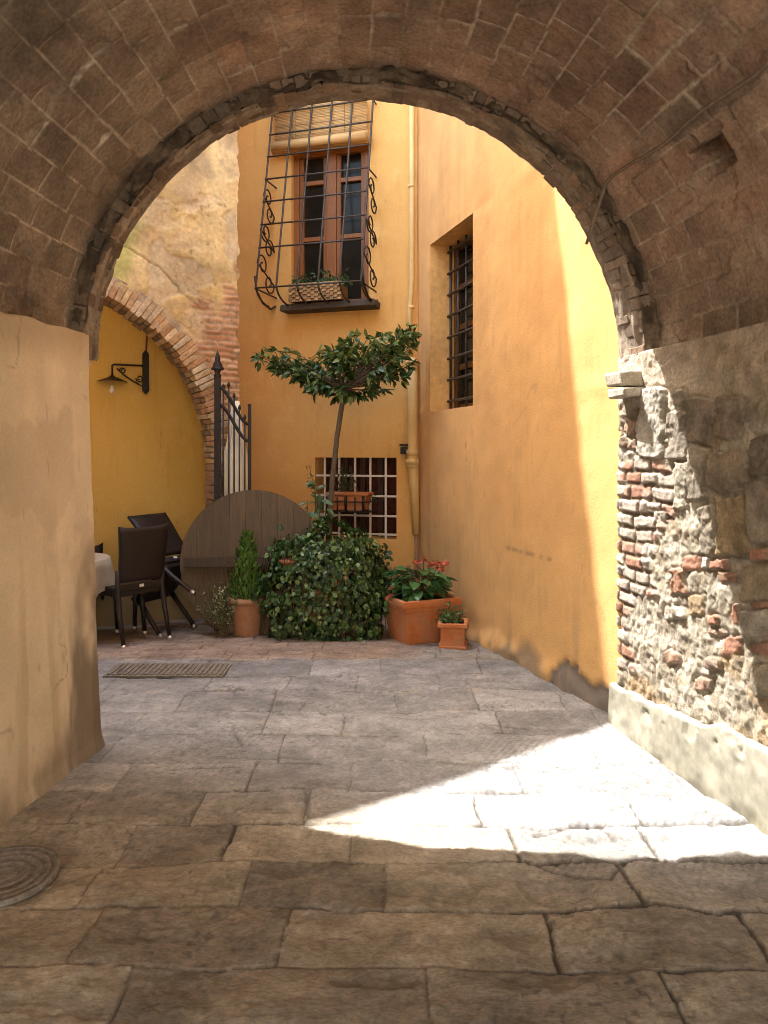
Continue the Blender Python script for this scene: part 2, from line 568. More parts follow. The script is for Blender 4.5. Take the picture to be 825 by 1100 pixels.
    vein = 1 - sstep(.02, .07, np.abs(fbm(X * 1.6 + 8, Y * 3.2, 0, 113, 4)))
    col = mixc(col, np.array([.38, .335, .265]), vein * .30 * (1 - sstep(3.0, 3.8, Y)))
    layer = sstep(.25, .30, fbm(X * 5 + 4, Y * 9, 0, 53, 4)) * (1 - sstep(2.9, 3.8, Y))
    col = col * (1 - .16 * layer)[..., None]
    col = col * (1 - .20 * tool * (np.sin(ph) < -.35))[..., None]
    smear = sstep(.45, .95, fbm(X * 7, Y * 9, 0, 111, 3)) * (1 - sstep(.01, .07, edge)) * (1 - g)
    col = mixc(col, np.array([.42, .37, .30]), smear * .5)
    tonek = .6 * (1 - openj)
    col = mixc(col, np.array([.055, .042, .03]), g * (1 - tonek) * .9)
    return tag(grid('pavement', X, Y, Z, col, M_STONE), kind='structure')


make_paving()
g = MB()
g.add([(-150, -150, -.5), (150, -150, -.5), (150, 150, -.5), (-150, 150, -.5)], [(0, 1, 2, 3)])
tag(g.build('ground', M_GROUND), kind='structure')

# ================================================================== PASSAGE
passage = thing('passage_building', (0, 0, 0), 'vaulted brick passage with plaster left wall and rubble right wall framing the courtyard', 'passage')


def ring_far(th):
    px, py = 385 + 280 * np.cos(th), 388 - 280 * np.sin(th)
    yf = 3.95 + .2 * (px - 105) / 560
    return (px - CX) / F * yf, yf, EYE - (py - HY) / F * yf


def ring_near(th):
    X, yf, Z = ring_far(th)
    t = (1 + np.cos(th)) / 2
    yn = 3.80 + .10 * t
    return X + (-.12 + .32 * t) * (yf - yn), yn, Z


def vault_pt(th, y, rad=0.0):
    X, yn, Z = ring_near(th)
    t = (1 + np.cos(th)) / 2
    return (X + (.065 + rad) * np.cos(th) + (-.12 + .32 * t) * (yn - y), y, Z + (.065 + rad) * np.sin(th) + .04 * np.sin(th) * (yn - y))


def vault_find(px, py):                                    # (theta, y) on the vault seen at that pixel
    th, y = np.meshgrid(np.linspace(.02, math.pi - .02, 500), np.linspace(2.4, 3.86, 240))
    X, Y, Z = vault_pt(th, y)
    qx, qy = proj(X, Y, Z)
    k = np.argmin((qx - px) ** 2 + (qy - py) ** 2)
    return th.flat[k], y.flat[k]


def make_vault():
    fr = np.concatenate([np.linspace(-5.1, -1.6, 10), np.arange(-1.5, -.0, .0085), [0.0]])       # metres before the ring's near edge
    th = np.linspace(0, math.pi, 560)
    TH, D = np.meshgrid(th, fr)
    _, yn, _ = ring_near(TH)
    Y = yn + D
    arc = TH * 1.46
    aw = arc + .006 * fbm(arc * 6, Y * 6, 0, 5, 3)
    yw = Y + .007 * fbm(arc * 6, Y * 6, 0, 6, 3)
    rh, tl = .1400, .245
    row = np.floor(aw / rh).astype(int)
    yoff = (_hash(row.astype(float), row * 0.0, row * 0.0, 3) * .7 + .5 * (row % 2)) * tl
    tile = np.floor((yw + yoff) / tl).astype(int)
    da = np.minimum(aw - row * rh, (row + 1) * rh - aw)
    dy = np.minimum((yw + yoff) - tile * tl, (tile + 1) * tl - (yw + yoff))
    edge = np.minimum(da, dy)
    h1 = _hash(row.astype(float), tile.astype(float), row * 0.0, 11)
    h2 = _hash(row.astype(float), tile.astype(float), row * 0.0, 12)
    h3 = _hash(row.astype(float), tile.astype(float), row * 0.0, 13)
    jw = .0035 + .004 * sstep(-.2, .6, fbm(arc * 2, Y * 2, 0, 8, 3))
    g = 1 - sstep(jw * .6, jw * 1.4, edge)
    hgt = (h1 - .5) * .008 + (h2 - .5) * .05 * (aw - (row + .5) * rh) + .0022 * fbm(arc * 18, Y * 18, 0, 9, 3) + .012 * fbm(arc * 1.1, Y * 1.1, 0, 10, 2)
    hgt = hgt - g * .005
    # chipped tiles
    hgt = hgt - .012 * sstep(.35, .45, fbm(arc * 6, Y * 6, 0, 19, 4)) * (h3 > .5)
    # dark slots left between tiles under the cable row
    tc, yc = vault_find(735, 140)
    crow = int(tc * 1.46 / rh)
    slot = (row == crow - 1) & (dy < .010) & (aw - row * rh > rh * .62)
    hgt = np.where(slot, hgt - .03, hgt)
    # putlog hole
    t0, y0 = vault_find(765, 170)
    ha, hy = np.abs(arc - t0 * 1.46), np.abs(Y - y0)
    hole = (ha < .064 + .008 * noise(Y * 30, arc * 30, 0, 2)) & (hy < .105 + .010 * noise(Y * 30, arc * 30, 0, 4))
    hgt = np.where(hole, -.14 - .03 * noise(Y * 14, arc * 14, 0, 5), hgt)
    X, Yv, Z = vault_pt(TH, Y, -hgt)
    # colour
    red, brown, grey = np.array([.44, .285, .205]), np.array([.41, .295, .215]), np.array([.38, .30, .23])
    col = mixc(red, brown, h1)
    side = sstep(1.75, 2.35, TH)                            # tiles turn greyer and darker over the left haunch
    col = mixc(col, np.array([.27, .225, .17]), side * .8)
    col = mixc(col, grey, (h2 > .78) * .4)
    col = col * (.80 + .42 * h3)[..., None] * (1 + .16 * fbm(arc * 4, Y * 4, 0, 23, 4))[..., None]
    soot = sstep(.1, .7, fbm(arc * .9 + 2, Y * 1.2, 0, 27, 3))
    col = mixc(col, col * .62, soot * .8)
    lime = sstep(.30, .85, fbm(arc * 2.2, Y * 2.2, 0, 33, 4))
    pale = mixc(np.array([.60, .51, .40]), np.array([.23, .17, .125]), sstep(0, .6, fbm(arc * 1.6, Y * 1.6, 0, 37, 3)))
    col = mixc(col, pale, g * (.25 + .75 * sstep(-.35, .35, fbm(arc * 2.4, Y * 2.4, 0, 39, 3))))
    col = mixc(col, np.array([.44, .36, .27]), lime * .35 * (1 - sstep(.0, .06, edge)))
    col = np.where((slot | hole)[..., None], col * .8, col)  # recess shade put into the colour of slots and hole
    # rough, mortared patch low on the right haunch
    patch = (1 - sstep(.16, .34, TH + .07 * noise(Y * 6, arc * 6, 0, 44)))
    col = mixc(col, np.array([.29, .235, .175]), patch * .6)
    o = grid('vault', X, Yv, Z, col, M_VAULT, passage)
    tag(o, 'brown brick barrel vault with pale joints')


make_vault()


def make_ring():
    ring = MB()
    L = math.pi * 1.4
    n = int(L / .066)
    pal = [(.27, .205, .15), (.30, .23, .17), (.24, .185, .14), (.31, .215, .15), (.26, .21, .16), (.22, .17, .13)]
    angs = [0.0]
    while angs[-1] < math.pi - .05: angs.append(angs[-1] + R.uniform(.030, .068))
    angs[-1] = math.pi
    for a0, a1 in zip(angs[:-1], angs[1:]):
        am, da = (a0 + a1) / 2, (a1 - a0)
        shr = R.uniform(.02, .06)
        b0, b1 = a0 + da * shr, a1 - da * shr
        cuts = [0.0, 1.0] if R.random() < .35 else [0.0, R.uniform(.38, .62), 1.0]
        for c0, c1 in zip(cuts[:-1], cuts[1:]):
            if c1 < 1: c1 -= .03
            dr = R.uniform(-.008, .003)
            dn = R.uniform(-.006, .006)
            vs = []
            for rr_ in (0 - dr, .15):
                for a in (b0, b1):
                    fx, fy, fz = ring_far(a)
                    nx, ny, nz = ring_near(a)
                    for c in (c0, c1):
                        k = c
                        yy = ny + (fy - ny) * k + (dn if c in (0.0, 1.0) else 0)
                        vs.append(Vector((nx + (fx - nx) * k + rr_ * math.cos(a) + R.uniform(-.004, .004), yy, nz + rr_ * math.sin(a) + R.uniform(-.004, .004))))
            c = R.choice(pal)
            k = R.uniform(.75, 1.15)
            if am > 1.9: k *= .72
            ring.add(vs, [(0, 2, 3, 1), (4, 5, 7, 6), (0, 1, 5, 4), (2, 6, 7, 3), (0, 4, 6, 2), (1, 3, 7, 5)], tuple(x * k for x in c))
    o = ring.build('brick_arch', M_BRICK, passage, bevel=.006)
    tag(o, 'single ring of rough bricks edging the passage opening')
    # mortar bed the bricks sit in, and the ragged face between ring and vault
    th = np.linspace(0, math.pi, 420)
    TH, K = np.meshgrid(th, np.linspace(0, 1, 40))
    nx, ny, nz = ring_near(TH)
    fx, fy, fz = ring_far(TH)
    rr_ = .002 + .011 * fbm(TH * 9, K * 4, 0, 3, 4)
    X = nx + (fx - nx) * K + rr_ * np.cos(TH)
    Y = ny + (fy - ny) * (.02 + .97 * K)
    Z = nz + (fz - nz) * K + rr_ * np.sin(TH)
    col = mixc(np.array([.24, .19, .145]), np.array([.34, .285, .22]), sstep(-.4, .6, fbm(TH * 12, K * 4, 0, 8, 3)))
    grid('mortar', X, Y, Z, col, M_BRICK, o)
    TH, K = np.meshgrid(th, np.linspace(0, 1, 14))
    nx, ny, nz = ring_near(TH)
    rr_ = .002 + K * .10
    bump = -.024 + .034 * fbm(TH * 14, K * 2, 0, 14, 4)
    X, Y, Z = nx + rr_ * np.cos(TH), ny + .012 + bump, nz + rr_ * np.sin(TH)
    col = mixc(np.array([.085, .062, .045]), np.array([.20, .15, .10]), sstep(-.2, .8, fbm(TH * 15, K * 3, 0, 15, 3)))
    grid('mortar', X, Y, Z, col, M_BRICK, o)
    return o


ring_obj = make_ring()


def left_x(y, z):
    return -1.43 - .035 * z - .124 * (3.82 - y)


def make_left_wall():
    ys = np.concatenate([np.linspace(-1.4, 2.4, 12), np.arange(2.45, 3.775, .010)])
    zs = np.concatenate([[-.10], np.arange(0, 2.10, .010), [2.105]])
    pts = [(y, 0.0, 0.0) for y in ys]
    for k in range(1, 9):                                   # rounded arris, then the jamb end
        a = k / 8 * math.pi / 2
        pts.append((3.775 + .045 * math.sin(a), -.045 * (1 - math.cos(a)), 1))
    pts += [(3.822, -.045 - d, 1) for d in (.03, .06, .1, .3, .8)]
    py = np.array([p[0] for p in pts])
    pd = np.array([p[1] for p in pts])
    Yb, Zb = np.meshgrid(py, zs)
    Db, _ = np.meshgrid(pd, zs)
    wob = .007 * fbm(Yb * 2.2, Zb * 2.2, 0, 3, 3) + .0022 * fbm(Yb * 12, Zb * 12, 0, 8, 3)
    foot = .009 * (1 - sstep(0, .08, Zb)) * (1 + .6 * noise(Yb * 9, Zb * 9, 0, 4))
    X = left_x(Yb, Zb) + Db + wob + foot
    X = np.where(Zb > 2.1, X - .12, X)                       # top ledge turns back under the vault
    Zt = np.where(Zb > 2.07, Zb + .010 * noise(Yb * 7, Zb * 0, 0, 6), Zb)
    col = np.ones(X.shape + (3,))
    base = mixc(np.array([.69, .565, .385]), np.array([.76, .635, .45]), sstep(-.6, .6, fbm(Yb * 1.4, Zb * 1.4, 0, 21, 4)))
    base = base * (1 + .05 * fbm(Yb * 8, Zb * 5, 0, 22, 4))[..., None]
    # grime: scuffed, lifting plaster on the corner and along the foot
    cor = sstep(3.40, 3.56, Yb + .16 * fbm(Yb * 9, Zb * 1.6, 0, 31, 5) - .14 * Zb + .08) * (1 - sstep(.55, .95, Zb + .3 * fbm(Yb * 4, Zb * 2, 0, 32, 4)))
    base = mixc(base, np.array([.125, .10, .075]), cor * .80)
    strk = sstep(.18, .55, fbm(Yb * 8, Zb * .9, 0, 35, 4)) * (1 - sstep(.5, 1.6, Zb))
    base = mixc(base, base * np.array([.80, .77, .72]), strk * .8)
    wash = sstep(.0, .6, fbm(Yb * 2.4 + 4, Zb * 1.2, 0, 36, 5))
    base = mixc(base, base * np.array([1.10, 1.10, 1.12]), wash * .7)
    ft = (1 - sstep(.02, .26, Zb + .12 * fbm(Yb * 5, Zb * 3, 0, 33, 4)))
    base = mixc(base, np.array([.20, .155, .11]), ft * .7 * (1 - cor))
    blot = sstep(.30, .55, fbm(Yb * 3.2 + 2, Zb * 2.2, 0, 52, 5))
    base = mixc(base, np.array([.50, .39, .26]), blot * .35)
    hair = 1 - sstep(.006, .02, np.abs(fbm(Yb * 1.3 + 6, Zb * 1.0, 0, 53, 5)))
    hair = hair * sstep(.15, .5, fbm(Yb * 1.5, Zb * 1.5, 0, 54, 3))
    base = mixc(base, np.array([.28, .21, .14]), hair * .6)
    nick = sstep(.80, .88, noise(Yb * 30, Zb * 9, 0, 41) * .9 + .22 * noise(Yb * 3, Zb * 3, 0, 42))
    base = mixc(base, np.array([.33, .26, .18]), nick * .35)
    wob = wob - .004 * nick + .0016 * fbm(Yb * 30, Zb * 30, 0, 46, 3)
    top = sstep(1.88, 2.08, Zb + .05 * noise(Yb * 5, Zb * 5, 0, 51))
    base = mixc(base, np.array([.43, .33, .225]), top * .6)
    o = grid('plaster_wall', X, Yb, Zt, base, M_RENDER, passage, flip=True)
    tag(o, 'smooth cream plaster wall on the left')


make_left_wall()


def right_x(y):
    return 2.136 - .2 * y


def make_right_wall():
    ys = np.concatenate([np.linspace(-1.4, 2.6, 10), np.arange(2.66, 4.19, .0058)])
    zs = np.concatenate([[-.1], np.arange(.05, 2.03, .0062), [2.045]])
    Y, Z = np.meshgrid(ys, zs)
    px, py = proj(right_x(Y), np.maximum(Y, 1.0), Z)
    s = 215.0                                               # pixels per metre on this wall, for feature sizes
    qx = px + 4.5 * fbm(Y * 9, Z * 9, 0, 3, 3)
    qy = py + 3.5 * fbm(Y * 9, Z * 9, 0, 4, 3)
    # lime render everywhere first
    H = .010 * fbm(Y * 4, Z * 7, 0, 10, 4) + .003 * fbm(Y * 30, Z * 30, 0, 11, 3)
    n = fbm(Y * 6, Z * 6, 0, 12, 5)
    col = mixc(np.array([.55, .46, .35]), np.array([.64, .55, .43]), sstep(-.5, .6, n))
    # rubble and lumpy mortar
    rub = sstep(426, 446, py + 14 * fbm(Y * 5, Z * 5, 0, 13, 3))
    rid = np.abs(fbm(Y * 11, Z * 8, 0, 14, 4))
    Hr = -.001 + .010 * (rid - .35) + .005 * fbm(Y * 34, Z * 30, 0, 15, 3)
    cr = mixc(np.array([.36, .31, .235]), np.array([.52, .465, .375]), sstep(-.5, .6, fbm(Y * 9, Z * 9, 0, 16, 4)))
    cr = mixc(cr, np.array([.42, .27, .13]), .6 * sstep(.2, .7, fbm(Y * 5 + 9, Z * 5, 0, 17, 3)))
    H = H * (1 - rub) + Hr * rub
    col = mixc(col, cr, rub)
    # coursed brick beside the opening
    lim = 712 + 22 * fbm(Y * 0 + 3, Z * 4, 0, 18, 2) + np.where(py < 560, 12, 0) + np.where(py > 640, -22 + (py - 640) * .12, 0)
    bm = sstep(492, 498, qy) * (1 - sstep(-3, 3, qx - lim)) * (1 - sstep(712, 732, qy))
    ch = .0735
    zc = Z + .014 * fbm(Y * 4, Z * 3, 0, 19, 3)
    r = np.floor(zc / ch)
    bl = .125 + .09 * _hash(r, r * 0, r * 0, 21)
    bo = _hash(r, r * 0, r * 0, 22)
    yc = Y + .006 * fbm(Y * 8, Z * 8, 0, 23, 3)
    k = np.floor(yc / bl + bo)
    ey = np.minimum(yc / bl + bo - k, k + 1 - yc / bl - bo) * bl
    ez = np.minimum(zc - r * ch, (r + 1) * ch - zc)
    e = np.minimum(ey, ez)
    q1, q2, q3 = _hash(r, k, r * 0, 24), _hash(r, k, r * 0, 25), _hash(r, k, r * 0, 26)
    inside = sstep(.004, .017, e + .004 * fbm(Y * 24, Z * 24, 0, 27, 2))
    Hb = inside * (.007 + .010 * q1) - .006 + .003 * fbm(Y * 26, Z * 26, 0, 28, 3)
    cb = mixc(np.array([.44, .215, .14]), np.array([.49, .32, .245]), q2)
    cb = np.where((q3 > .52)[..., None], mixc(np.array([.46, .40, .33]), np.array([.54, .46, .39]), q2), cb)
    cb = mixc(np.array([.20, .15, .105]), cb, inside)
    cb = mixc(cb, np.array([.52, .47, .40]), .75 * sstep(.10, .6, fbm(Y * 8, Z * 8, 0, 29, 4)))
    Hb = Hb + .006 * sstep(.2, .6, fbm(Y * 8, Z * 8, 0, 29, 4))
    H = H * (1 - bm) + Hb * bm
    col = mixc(col, cb, bm)
    # single stones and brick bits bedded in the wall  (measured: x0, y0, x1, y1, proud, colour)
    st_d, st_p, ok = (.23, .185, .135), (.46, .41, .33), (.33, .235, .115)
    red = (.40, .15, .085)
    stones = [(688, 415, 713, 491, .045, (.48, .45, .39)), (717, 440, 736, 492, .030, (.27, .235, .19)), (737, 428, 769, 478, .040, st_d),
              (771, 424, 796, 469, .034, (.255, .20, .14)), (737, 481, 761, 537, .034, (.29, .245, .19)), (764, 483, 806, 526, .040, (.28, .215, .145)),
              (771, 532, 802, 596, .032, ok), (750, 545, 769, 597, .030, (.27, .225, .17)), (809, 470, 834, 513, .036, (.16, .135, .105)),
              (804, 517, 834, 584, .034, (.30, .25, .19)), (724, 494, 737, 546, .026, (.50, .45, .36)), (801, 605, 832, 648, .036, (.275, .215, .13)),
              (796, 657, 822, 684, .040, (.42, .38, .31)), (766, 600, 783, 611, .022, red), (774, 614, 799, 628, .020, (.36, .17, .10)),
              (806, 588, 826, 602, .022, red), (735, 596, 752, 611, .024, red), (722, 610, 737, 638, .026, (.42, .18, .10)), (789, 650, 794, 672, .016, red),
              (760, 664, 774, 673, .022, red), (761, 675, 781, 683, .020, (.46, .30, .22)), (776, 685, 795, 704, .020, red), (743, 729, 764, 744, .020, (.46, .28, .20)),
              (806, 690, 834, 704, .022, (.36, .16, .10)), (752, 596, 765, 610, .022, (.52, .49, .44)), (738, 640, 757, 662, .020, (.44, .31, .17)), (756, 706, 775, 720, .016, (.46, .33, .25)),
              (712, 700, 732, 712, .018, (.44, .24, .16)), (810, 715, 834, 752, .03, (.30, .25, .18)), (700, 548, 716, 562, .018, (.50, .46, .40)), (716, 650, 734, 664, .020, (.47, .42, .35)),
              (808, 648, 834, 656, .02, (.37, .17, .10)), (676, 438, 690, 452, .02, (.30, .17, .10)), (668, 452, 686, 466, .024, (.33, .19, .12)), (670, 470, 688, 482, .018, (.40, .26, .18)),
              (720, 420, 734, 434, .03, (.36, .30, .23)), (742, 800, 770, 812, .0, st_p)]
    for j, (x0, y0, x1, y1, pr, c) in enumerate(stones):
        cxr, cyr, hw, hh = (x0 + x1) / 2, (y0 + y1) / 2, (x1 - x0) / 2, (y1 - y0) / 2
        rad = min(hw, hh) * .25
        ax, ay = np.abs(qx - cxr) - hw + rad, np.abs(qy - cyr) - hh + rad
        sd = (np.hypot(np.maximum(ax, 0), np.maximum(ay, 0)) + np.minimum(np.maximum(ax, ay), 0) - rad) / s
        inn = sstep(0, .006, -sd + .004 * fbm(Y * 40, Z * 40, 0, 62, 2))
        tool = .006 * fbm(Y * 26 + j, Z * 20, 0, 30 + j, 3)
        Hs = pr * .42 + tool * .9 + .003 * fbm(Y * 50, Z * 50, 0, 63, 2) + .007 * noise(Y * 7 + j, Z * 7, 0, 60)
        gap = .6 * (1 - sstep(0, .022, np.maximum(sd, 0))) * (1 - inn)
        H = (H - .012 * gap) * (1 - inn) + Hs * inn
        cs = (np.array(c) * .72 + np.array([.40, .345, .27]) * .28) * (1 + .26 * fbm(Y * 14 + j * 3, Z * 14, 0, 31, 4))[..., None]
        col = mixc(mixc(col, col * .7, gap * .8), cs, inn)
    # whole wall toned down, with fine random mottling
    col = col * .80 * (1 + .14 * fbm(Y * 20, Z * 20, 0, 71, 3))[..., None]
    X = right_x(Y) - H
    edge = sstep(4.15, 4.19, Y)
    X = X + edge * .03
    X = np.where(Z > 2.035, X + .14, X)
    o = grid('rubble_wall', X, Y, Z, col, M_RUBBLE, passage)
    tag(o, 'worn wall of brick, rubble stone and crumbling render on the right')
    # cement plinth with a ragged top edge
    ys = np.concatenate([np.linspace(-1.4, 2.6, 8), np.arange(2.65, 4.18, .012)])
    ts = np.linspace(0, 1, 40)
    Y, T = np.meshgrid(ys, ts)
    top = .20 + .10 * (4.18 - Y) + .018 * fbm(Y * 5, Y * 0, 0, 81, 4)
    Zp = -.08 + T * (top + .08)
    Hp = .036 + .022 * (1 - T) + .006 * fbm(Y * 4, Zp * 4, 0, 82, 4) - .03 * sstep(.97, 1.0, T) - .016 * sstep(.25, .45, fbm(Y * 9, Zp * 9, 0, 86, 4)) * sstep(.6, .95, T)
    Hp = Hp - .000 * sstep(.35, .75, fbm(Y * 3.2, Zp * 5, 0, 83, 4)) * sstep(.45, .9, T)
    col = mixc(np.array([.25, .235, .185]), np.array([.34, .32, .255]), sstep(-.6, .6, fbm(Y * 3, Zp * 4, 0, 84, 5)))
    col = mixc(col, np.array([.25, .23, .15]), .5 * (1 - sstep(.0, .35, T + .2 * noise(Y * 6, Zp * 6, 0, 85))))
    col = mixc(col, np.array([.13, .115, .085]), .75 * (1 - sstep(.10, .30, T + .16 * fbm(Y * 9, T * 3, 0, 87, 4))))
    col = col * (1 + .18 * fbm(Y * 22, Zp * 22, 0, 88, 4))[..., None]
    pl = grid('plinth', right_x(Y) - Hp, Y, Zp, col, M_CEMENT, o)


make_right_wall()

imp = MB()
for (a, b, c, d, e, f, cc) in [(668, 408, 4.02, .20, .20, .085, (.47, .42, .34)), (672, 420, 4.00, .22, .22, .05, (.45, .41, .35))]:
    p = P(a, b, c)
    imp.box((p.x + .05, p.y, p.z), (d, e, f), Matrix.Rotation(.12, 4, 'Z') @ Matrix.Rotation(R.uniform(-.06, .06), 4, 'Y'), cc, .014)
imp.build('impost_stone', M_RUBBLE, passage, bevel=.012)


def make_shell():
    """courtyard front, street front and roof that close the building round the vault"""
    f = MB()
    th = [math.pi * i / 60 for i in range(61)]
    TOP = 4.9
    for end in (0, 1):
        def rim(a):
            if end == 0:
                x, y, z = ring_far(a)
                return Vector((x + .03 * math.cos(a), y + .004, z + .03 * math.sin(a)))
            x, y, z = vault_pt(a, -1.25)
            return Vector((float(x), -1.25, float(z)))
        for a0, a1 in zip(th[:-1], th[1:]):
            p, q = rim(a0), rim(a1)
            f.add([p, q, (q.x, q.y, TOP), (p.x, p.y, TOP)], [(0, 1, 2, 3) if end else (3, 2, 1, 0)])
        l, r = rim(math.pi), rim(0)
        if end == 0:
            f.add([(l.x, l.y, l.z), (l.x, l.y, TOP), (-6.6, 3.6, TOP), (-6.6, 3.6, -.2), (l.x + .005, 3.83, -.2), (l.x, 3.86, 1.9)], [(0, 1, 2, 3, 4, 5)])
        else:
            f.add([(l.x, l.y, -.2), (l.x, l.y, TOP), (-6.6, -1.25, TOP), (-6.6, -1.25, -.2)], [(3, 2, 1, 0)])
            f.add([(r.x, r.y, -.2), (r.x, r.y, TOP), (7, -1.25, TOP), (7, -1.25, -.2)], [(0, 1, 2, 3)])
        f.build('facade', M_FACADE, passage)
        f = MB()
    rf = MB()
    k = 0
    for y0 in np.arange(-1.5, 4.0, .34):
        rf.box((.2, y0 + .17, TOP + .05 + .012 * (k % 2)), (13.8, .335, .09), None, (.30, .13, .075))
        k += 1
    rf.build('roof', M_ROOF, passage)


make_shell()

# cable looped along the vault
cpts = []
for px, py in [(840, 55), (815, 77), (790, 95), (765, 110), (740, 131), (722, 148), (700, 163), (680, 175), (662, 185)]:
    t, y = vault_find(px, py)
    X, Y, Z = vault_pt(t, y, -.020 - .006 * math.sin(px * .2))
    cpts.append((float(X), float(Y), float(Z)))
for px, py, y in [(652, 195, 3.80), (648, 206, 3.80), (642, 224, 3.83), (637, 240, 3.88), (630, 262, 3.95)]:
    cpts.append(P(px, py, y))
cb = MB()
cb.tube(cpts, .009, 8)
t = thing('cable', Vector(cpts[4]), 'thin brown cable running loose along the brick vault', 'cable')
cb.build('cord', M_CABLE, t)

# ================================================================== HOUSES
EB = Vector((1, -.3, 0)).normalized()
NB = Vector((-.3, -1, 0)).normalized()
OB = Vector((.33, 7.30, 0))                                # inner corner of the court
ER = Vector((-.311, 1, 0)).normalized()                    # along the right wall, away from the camera
NR = Vector((-1, -.311, 0)).normalized()                   # its outward (court) side
OR = Vector((1.30, 4.18, 0))
Zv = Vector((0, 0, 1))


def wall_holes(mb, O, E, Nn, us, zs, holes, col=(1, 1, 1), step=.4):
    """wall sheet with rectangular openings and their reveals; holes: (u0, u1, z0, z1, depth)"""
    U, V = set(us), set(zs)
    for h in holes:
        U |= {h[0], h[1]}
        V |= {h[2], h[3]}
    U, V = sorted(U), sorted(V)
    for u0, u1 in zip(U[:-1], U[1:]):
        for v0, v1 in zip(V[:-1], V[1:]):
            um, vm = (u0 + u1) / 2, (v0 + v1) / 2
            if any(h[0] < um < h[1] and h[2] < vm < h[3] for h in holes): continue
            mb.add([O + E * u0 + Zv * v0, O + E * u1 + Zv * v0, O + E * u1 + Zv * v1, O + E * u0 + Zv * v1], [(0, 1, 2, 3)], col)
    for u0, u1, z0, z1, d in holes:
        a = [O + E * u + Zv * z for u, z in ((u0, z0), (u1, z0), (u1, z1), (u0, z1))]
        b = [p - Nn * d for p in a]
        mb.add(a + b, [(0, 1, 5, 4), (1, 2, 6, 5), (2, 3, 7, 6), (3, 0, 4, 7)], col)


def onplane(px, py, O, Nn, w=0.0):                          # where the line of sight of a pixel meets a wall plane (pushed out by w)
    d = P(px, py, 1.0) - Vector((0, 0, EYE))
    o = Vector((0, 0, EYE))
    t = (O + Nn * w - o).dot(Nn) / d.dot(Nn)
    return o + d * t


def ub(px, py=486, w=0.0): return (onplane(px, py, OB, NB, w) - OB).dot(EB)


# ---- back house
back = thing('house', (-.6, 7.6, 0), 'orange plastered house at the back of the court with two barred windows', 'house')
u0, u1 = ub(313), ub(396)
z0, z1 = onplane(350, 328, OB, NB).z, onplane(350, 158, OB, NB).z
l0, l1 = ub(338.5), ub(426)
lz0, lz1 = onplane(380, 578, OB, NB).z, onplane(380, 491.5, OB, NB).z
w = MB()
wall_holes(w, OB, EB, NB, [-4.0, 0.0, .12], [-.35, 8.7], [(u0, u1, z0, z1, .16), (l0, l1, lz0, lz1, .22)])
w.build('wall', M_ORANGE, back)


def bp(u, wv, z): return OB + EB * u + NB * wv + Zv * z


RB = Matrix.Rotation(math.atan2(EB.y, EB.x), 4, 'Z')
# upper window
f = MB()
uw, zh = u1 - u0, z1 - z0
for uu, ww, hh, zz in [(u0 + .03, .06, zh, (z0 + z1) / 2), (u1 - .03, .06, zh, (z0 + z1) / 2), ((u0 + u1) / 2, .10, zh - .1, (z0 + z1) / 2)]:
    f.box(bp(uu, -.09, zz), (ww, .07, hh), RB)
for zz in (z0 + .03, z1 - .03):
    f.box(bp((u0 + u1) / 2, -.092, zz), (uw - .12, .064, .06), RB)
for side in (0, 1):
    a = u0 + .06 + side * (uw / 2 - .01)
    b = a + uw / 2 - .11
    for zz in (z0 + zh * .44, z0 + zh * .80):
        f.box(bp((a + b) / 2, -.10, zz), (b - a, .045, .045), RB)
    for uu in (a + .022, b - .022):
        f.box(bp(uu, -.099, (z0 + z1) / 2), (.044, .052, zh - .13), RB, (.85, .85, .85))
f.build('window', M_FRAME, back, bevel=.004)
win = [c for c in back.children if c.name.startswith('window')][0]
p_ = MB()
p_.box(bp((u0 + u1) / 2, -.125, (z0 + z1) / 2), (uw, .012, zh), RB)
p_.build('pane', M_GLASS, win)
s_ = MB()
s_.box(bp((u0 + u1) / 2 + .04, .09, z0 - .035), (uw + .16, .22, .06), RB, jit=.008)
s_.build('sill', plain('shade-darkened sill', (.07, .05, .035), .9), win, bevel=.006)  # the shadow on the sill is put into its dark colour

# cane blind rolled half up over the window
b_ = MB()
ba, bb = ub(296, 486), ub(400, 486)
zt, zb = onplane(350, 112, OB, NB).z, onplane(350, 163, OB, NB).z
nseg = 26
prev = None
for i in range(nseg):
    za = zb + .10 + (zt - zb - .10) * i / nseg
    b_.tube([bp(ba + .03, .075, za), bp((ba + bb) / 2, .078 + R.uniform(-.003, .003), za - .004), bp(bb - .03, .075, za)], .0085, 6, tuple([R.uniform(.72, 1.1)] * 3))
for k in range(3):
    b_.tube([bp(ba + .0 + .012 * k, .07 + .028 * k, zb + .055 + .022 * (k % 2)), bp(bb - .0 - .012 * k, .07 + .028 * k, zb + .055 + .022 * (k % 2))], .045, 10, tuple([R.uniform(.75, 1.0)] * 3))
for uu in (.25, .75):
    q = ba + (bb - ba) * uu
    b_.tube([bp(q, .088, zt), bp(q, .090, zb + .1), bp(q, .165, zb + .06)], .004, 5, (.5, .45, .4))
b_.build('blind', M_BLIND, back)

# bellied iron grille
gr = bpy.data.objects.new('window_grille', None)
C.objects.link(gr)
gr.parent = back
gt, gb = onplane(350, 104, OB, NB).z, z0 + .13
GA, GB_ = ub(297), ub(404)


def gw(z): return .07 + .40 * (gt - z) / (gt - gb)


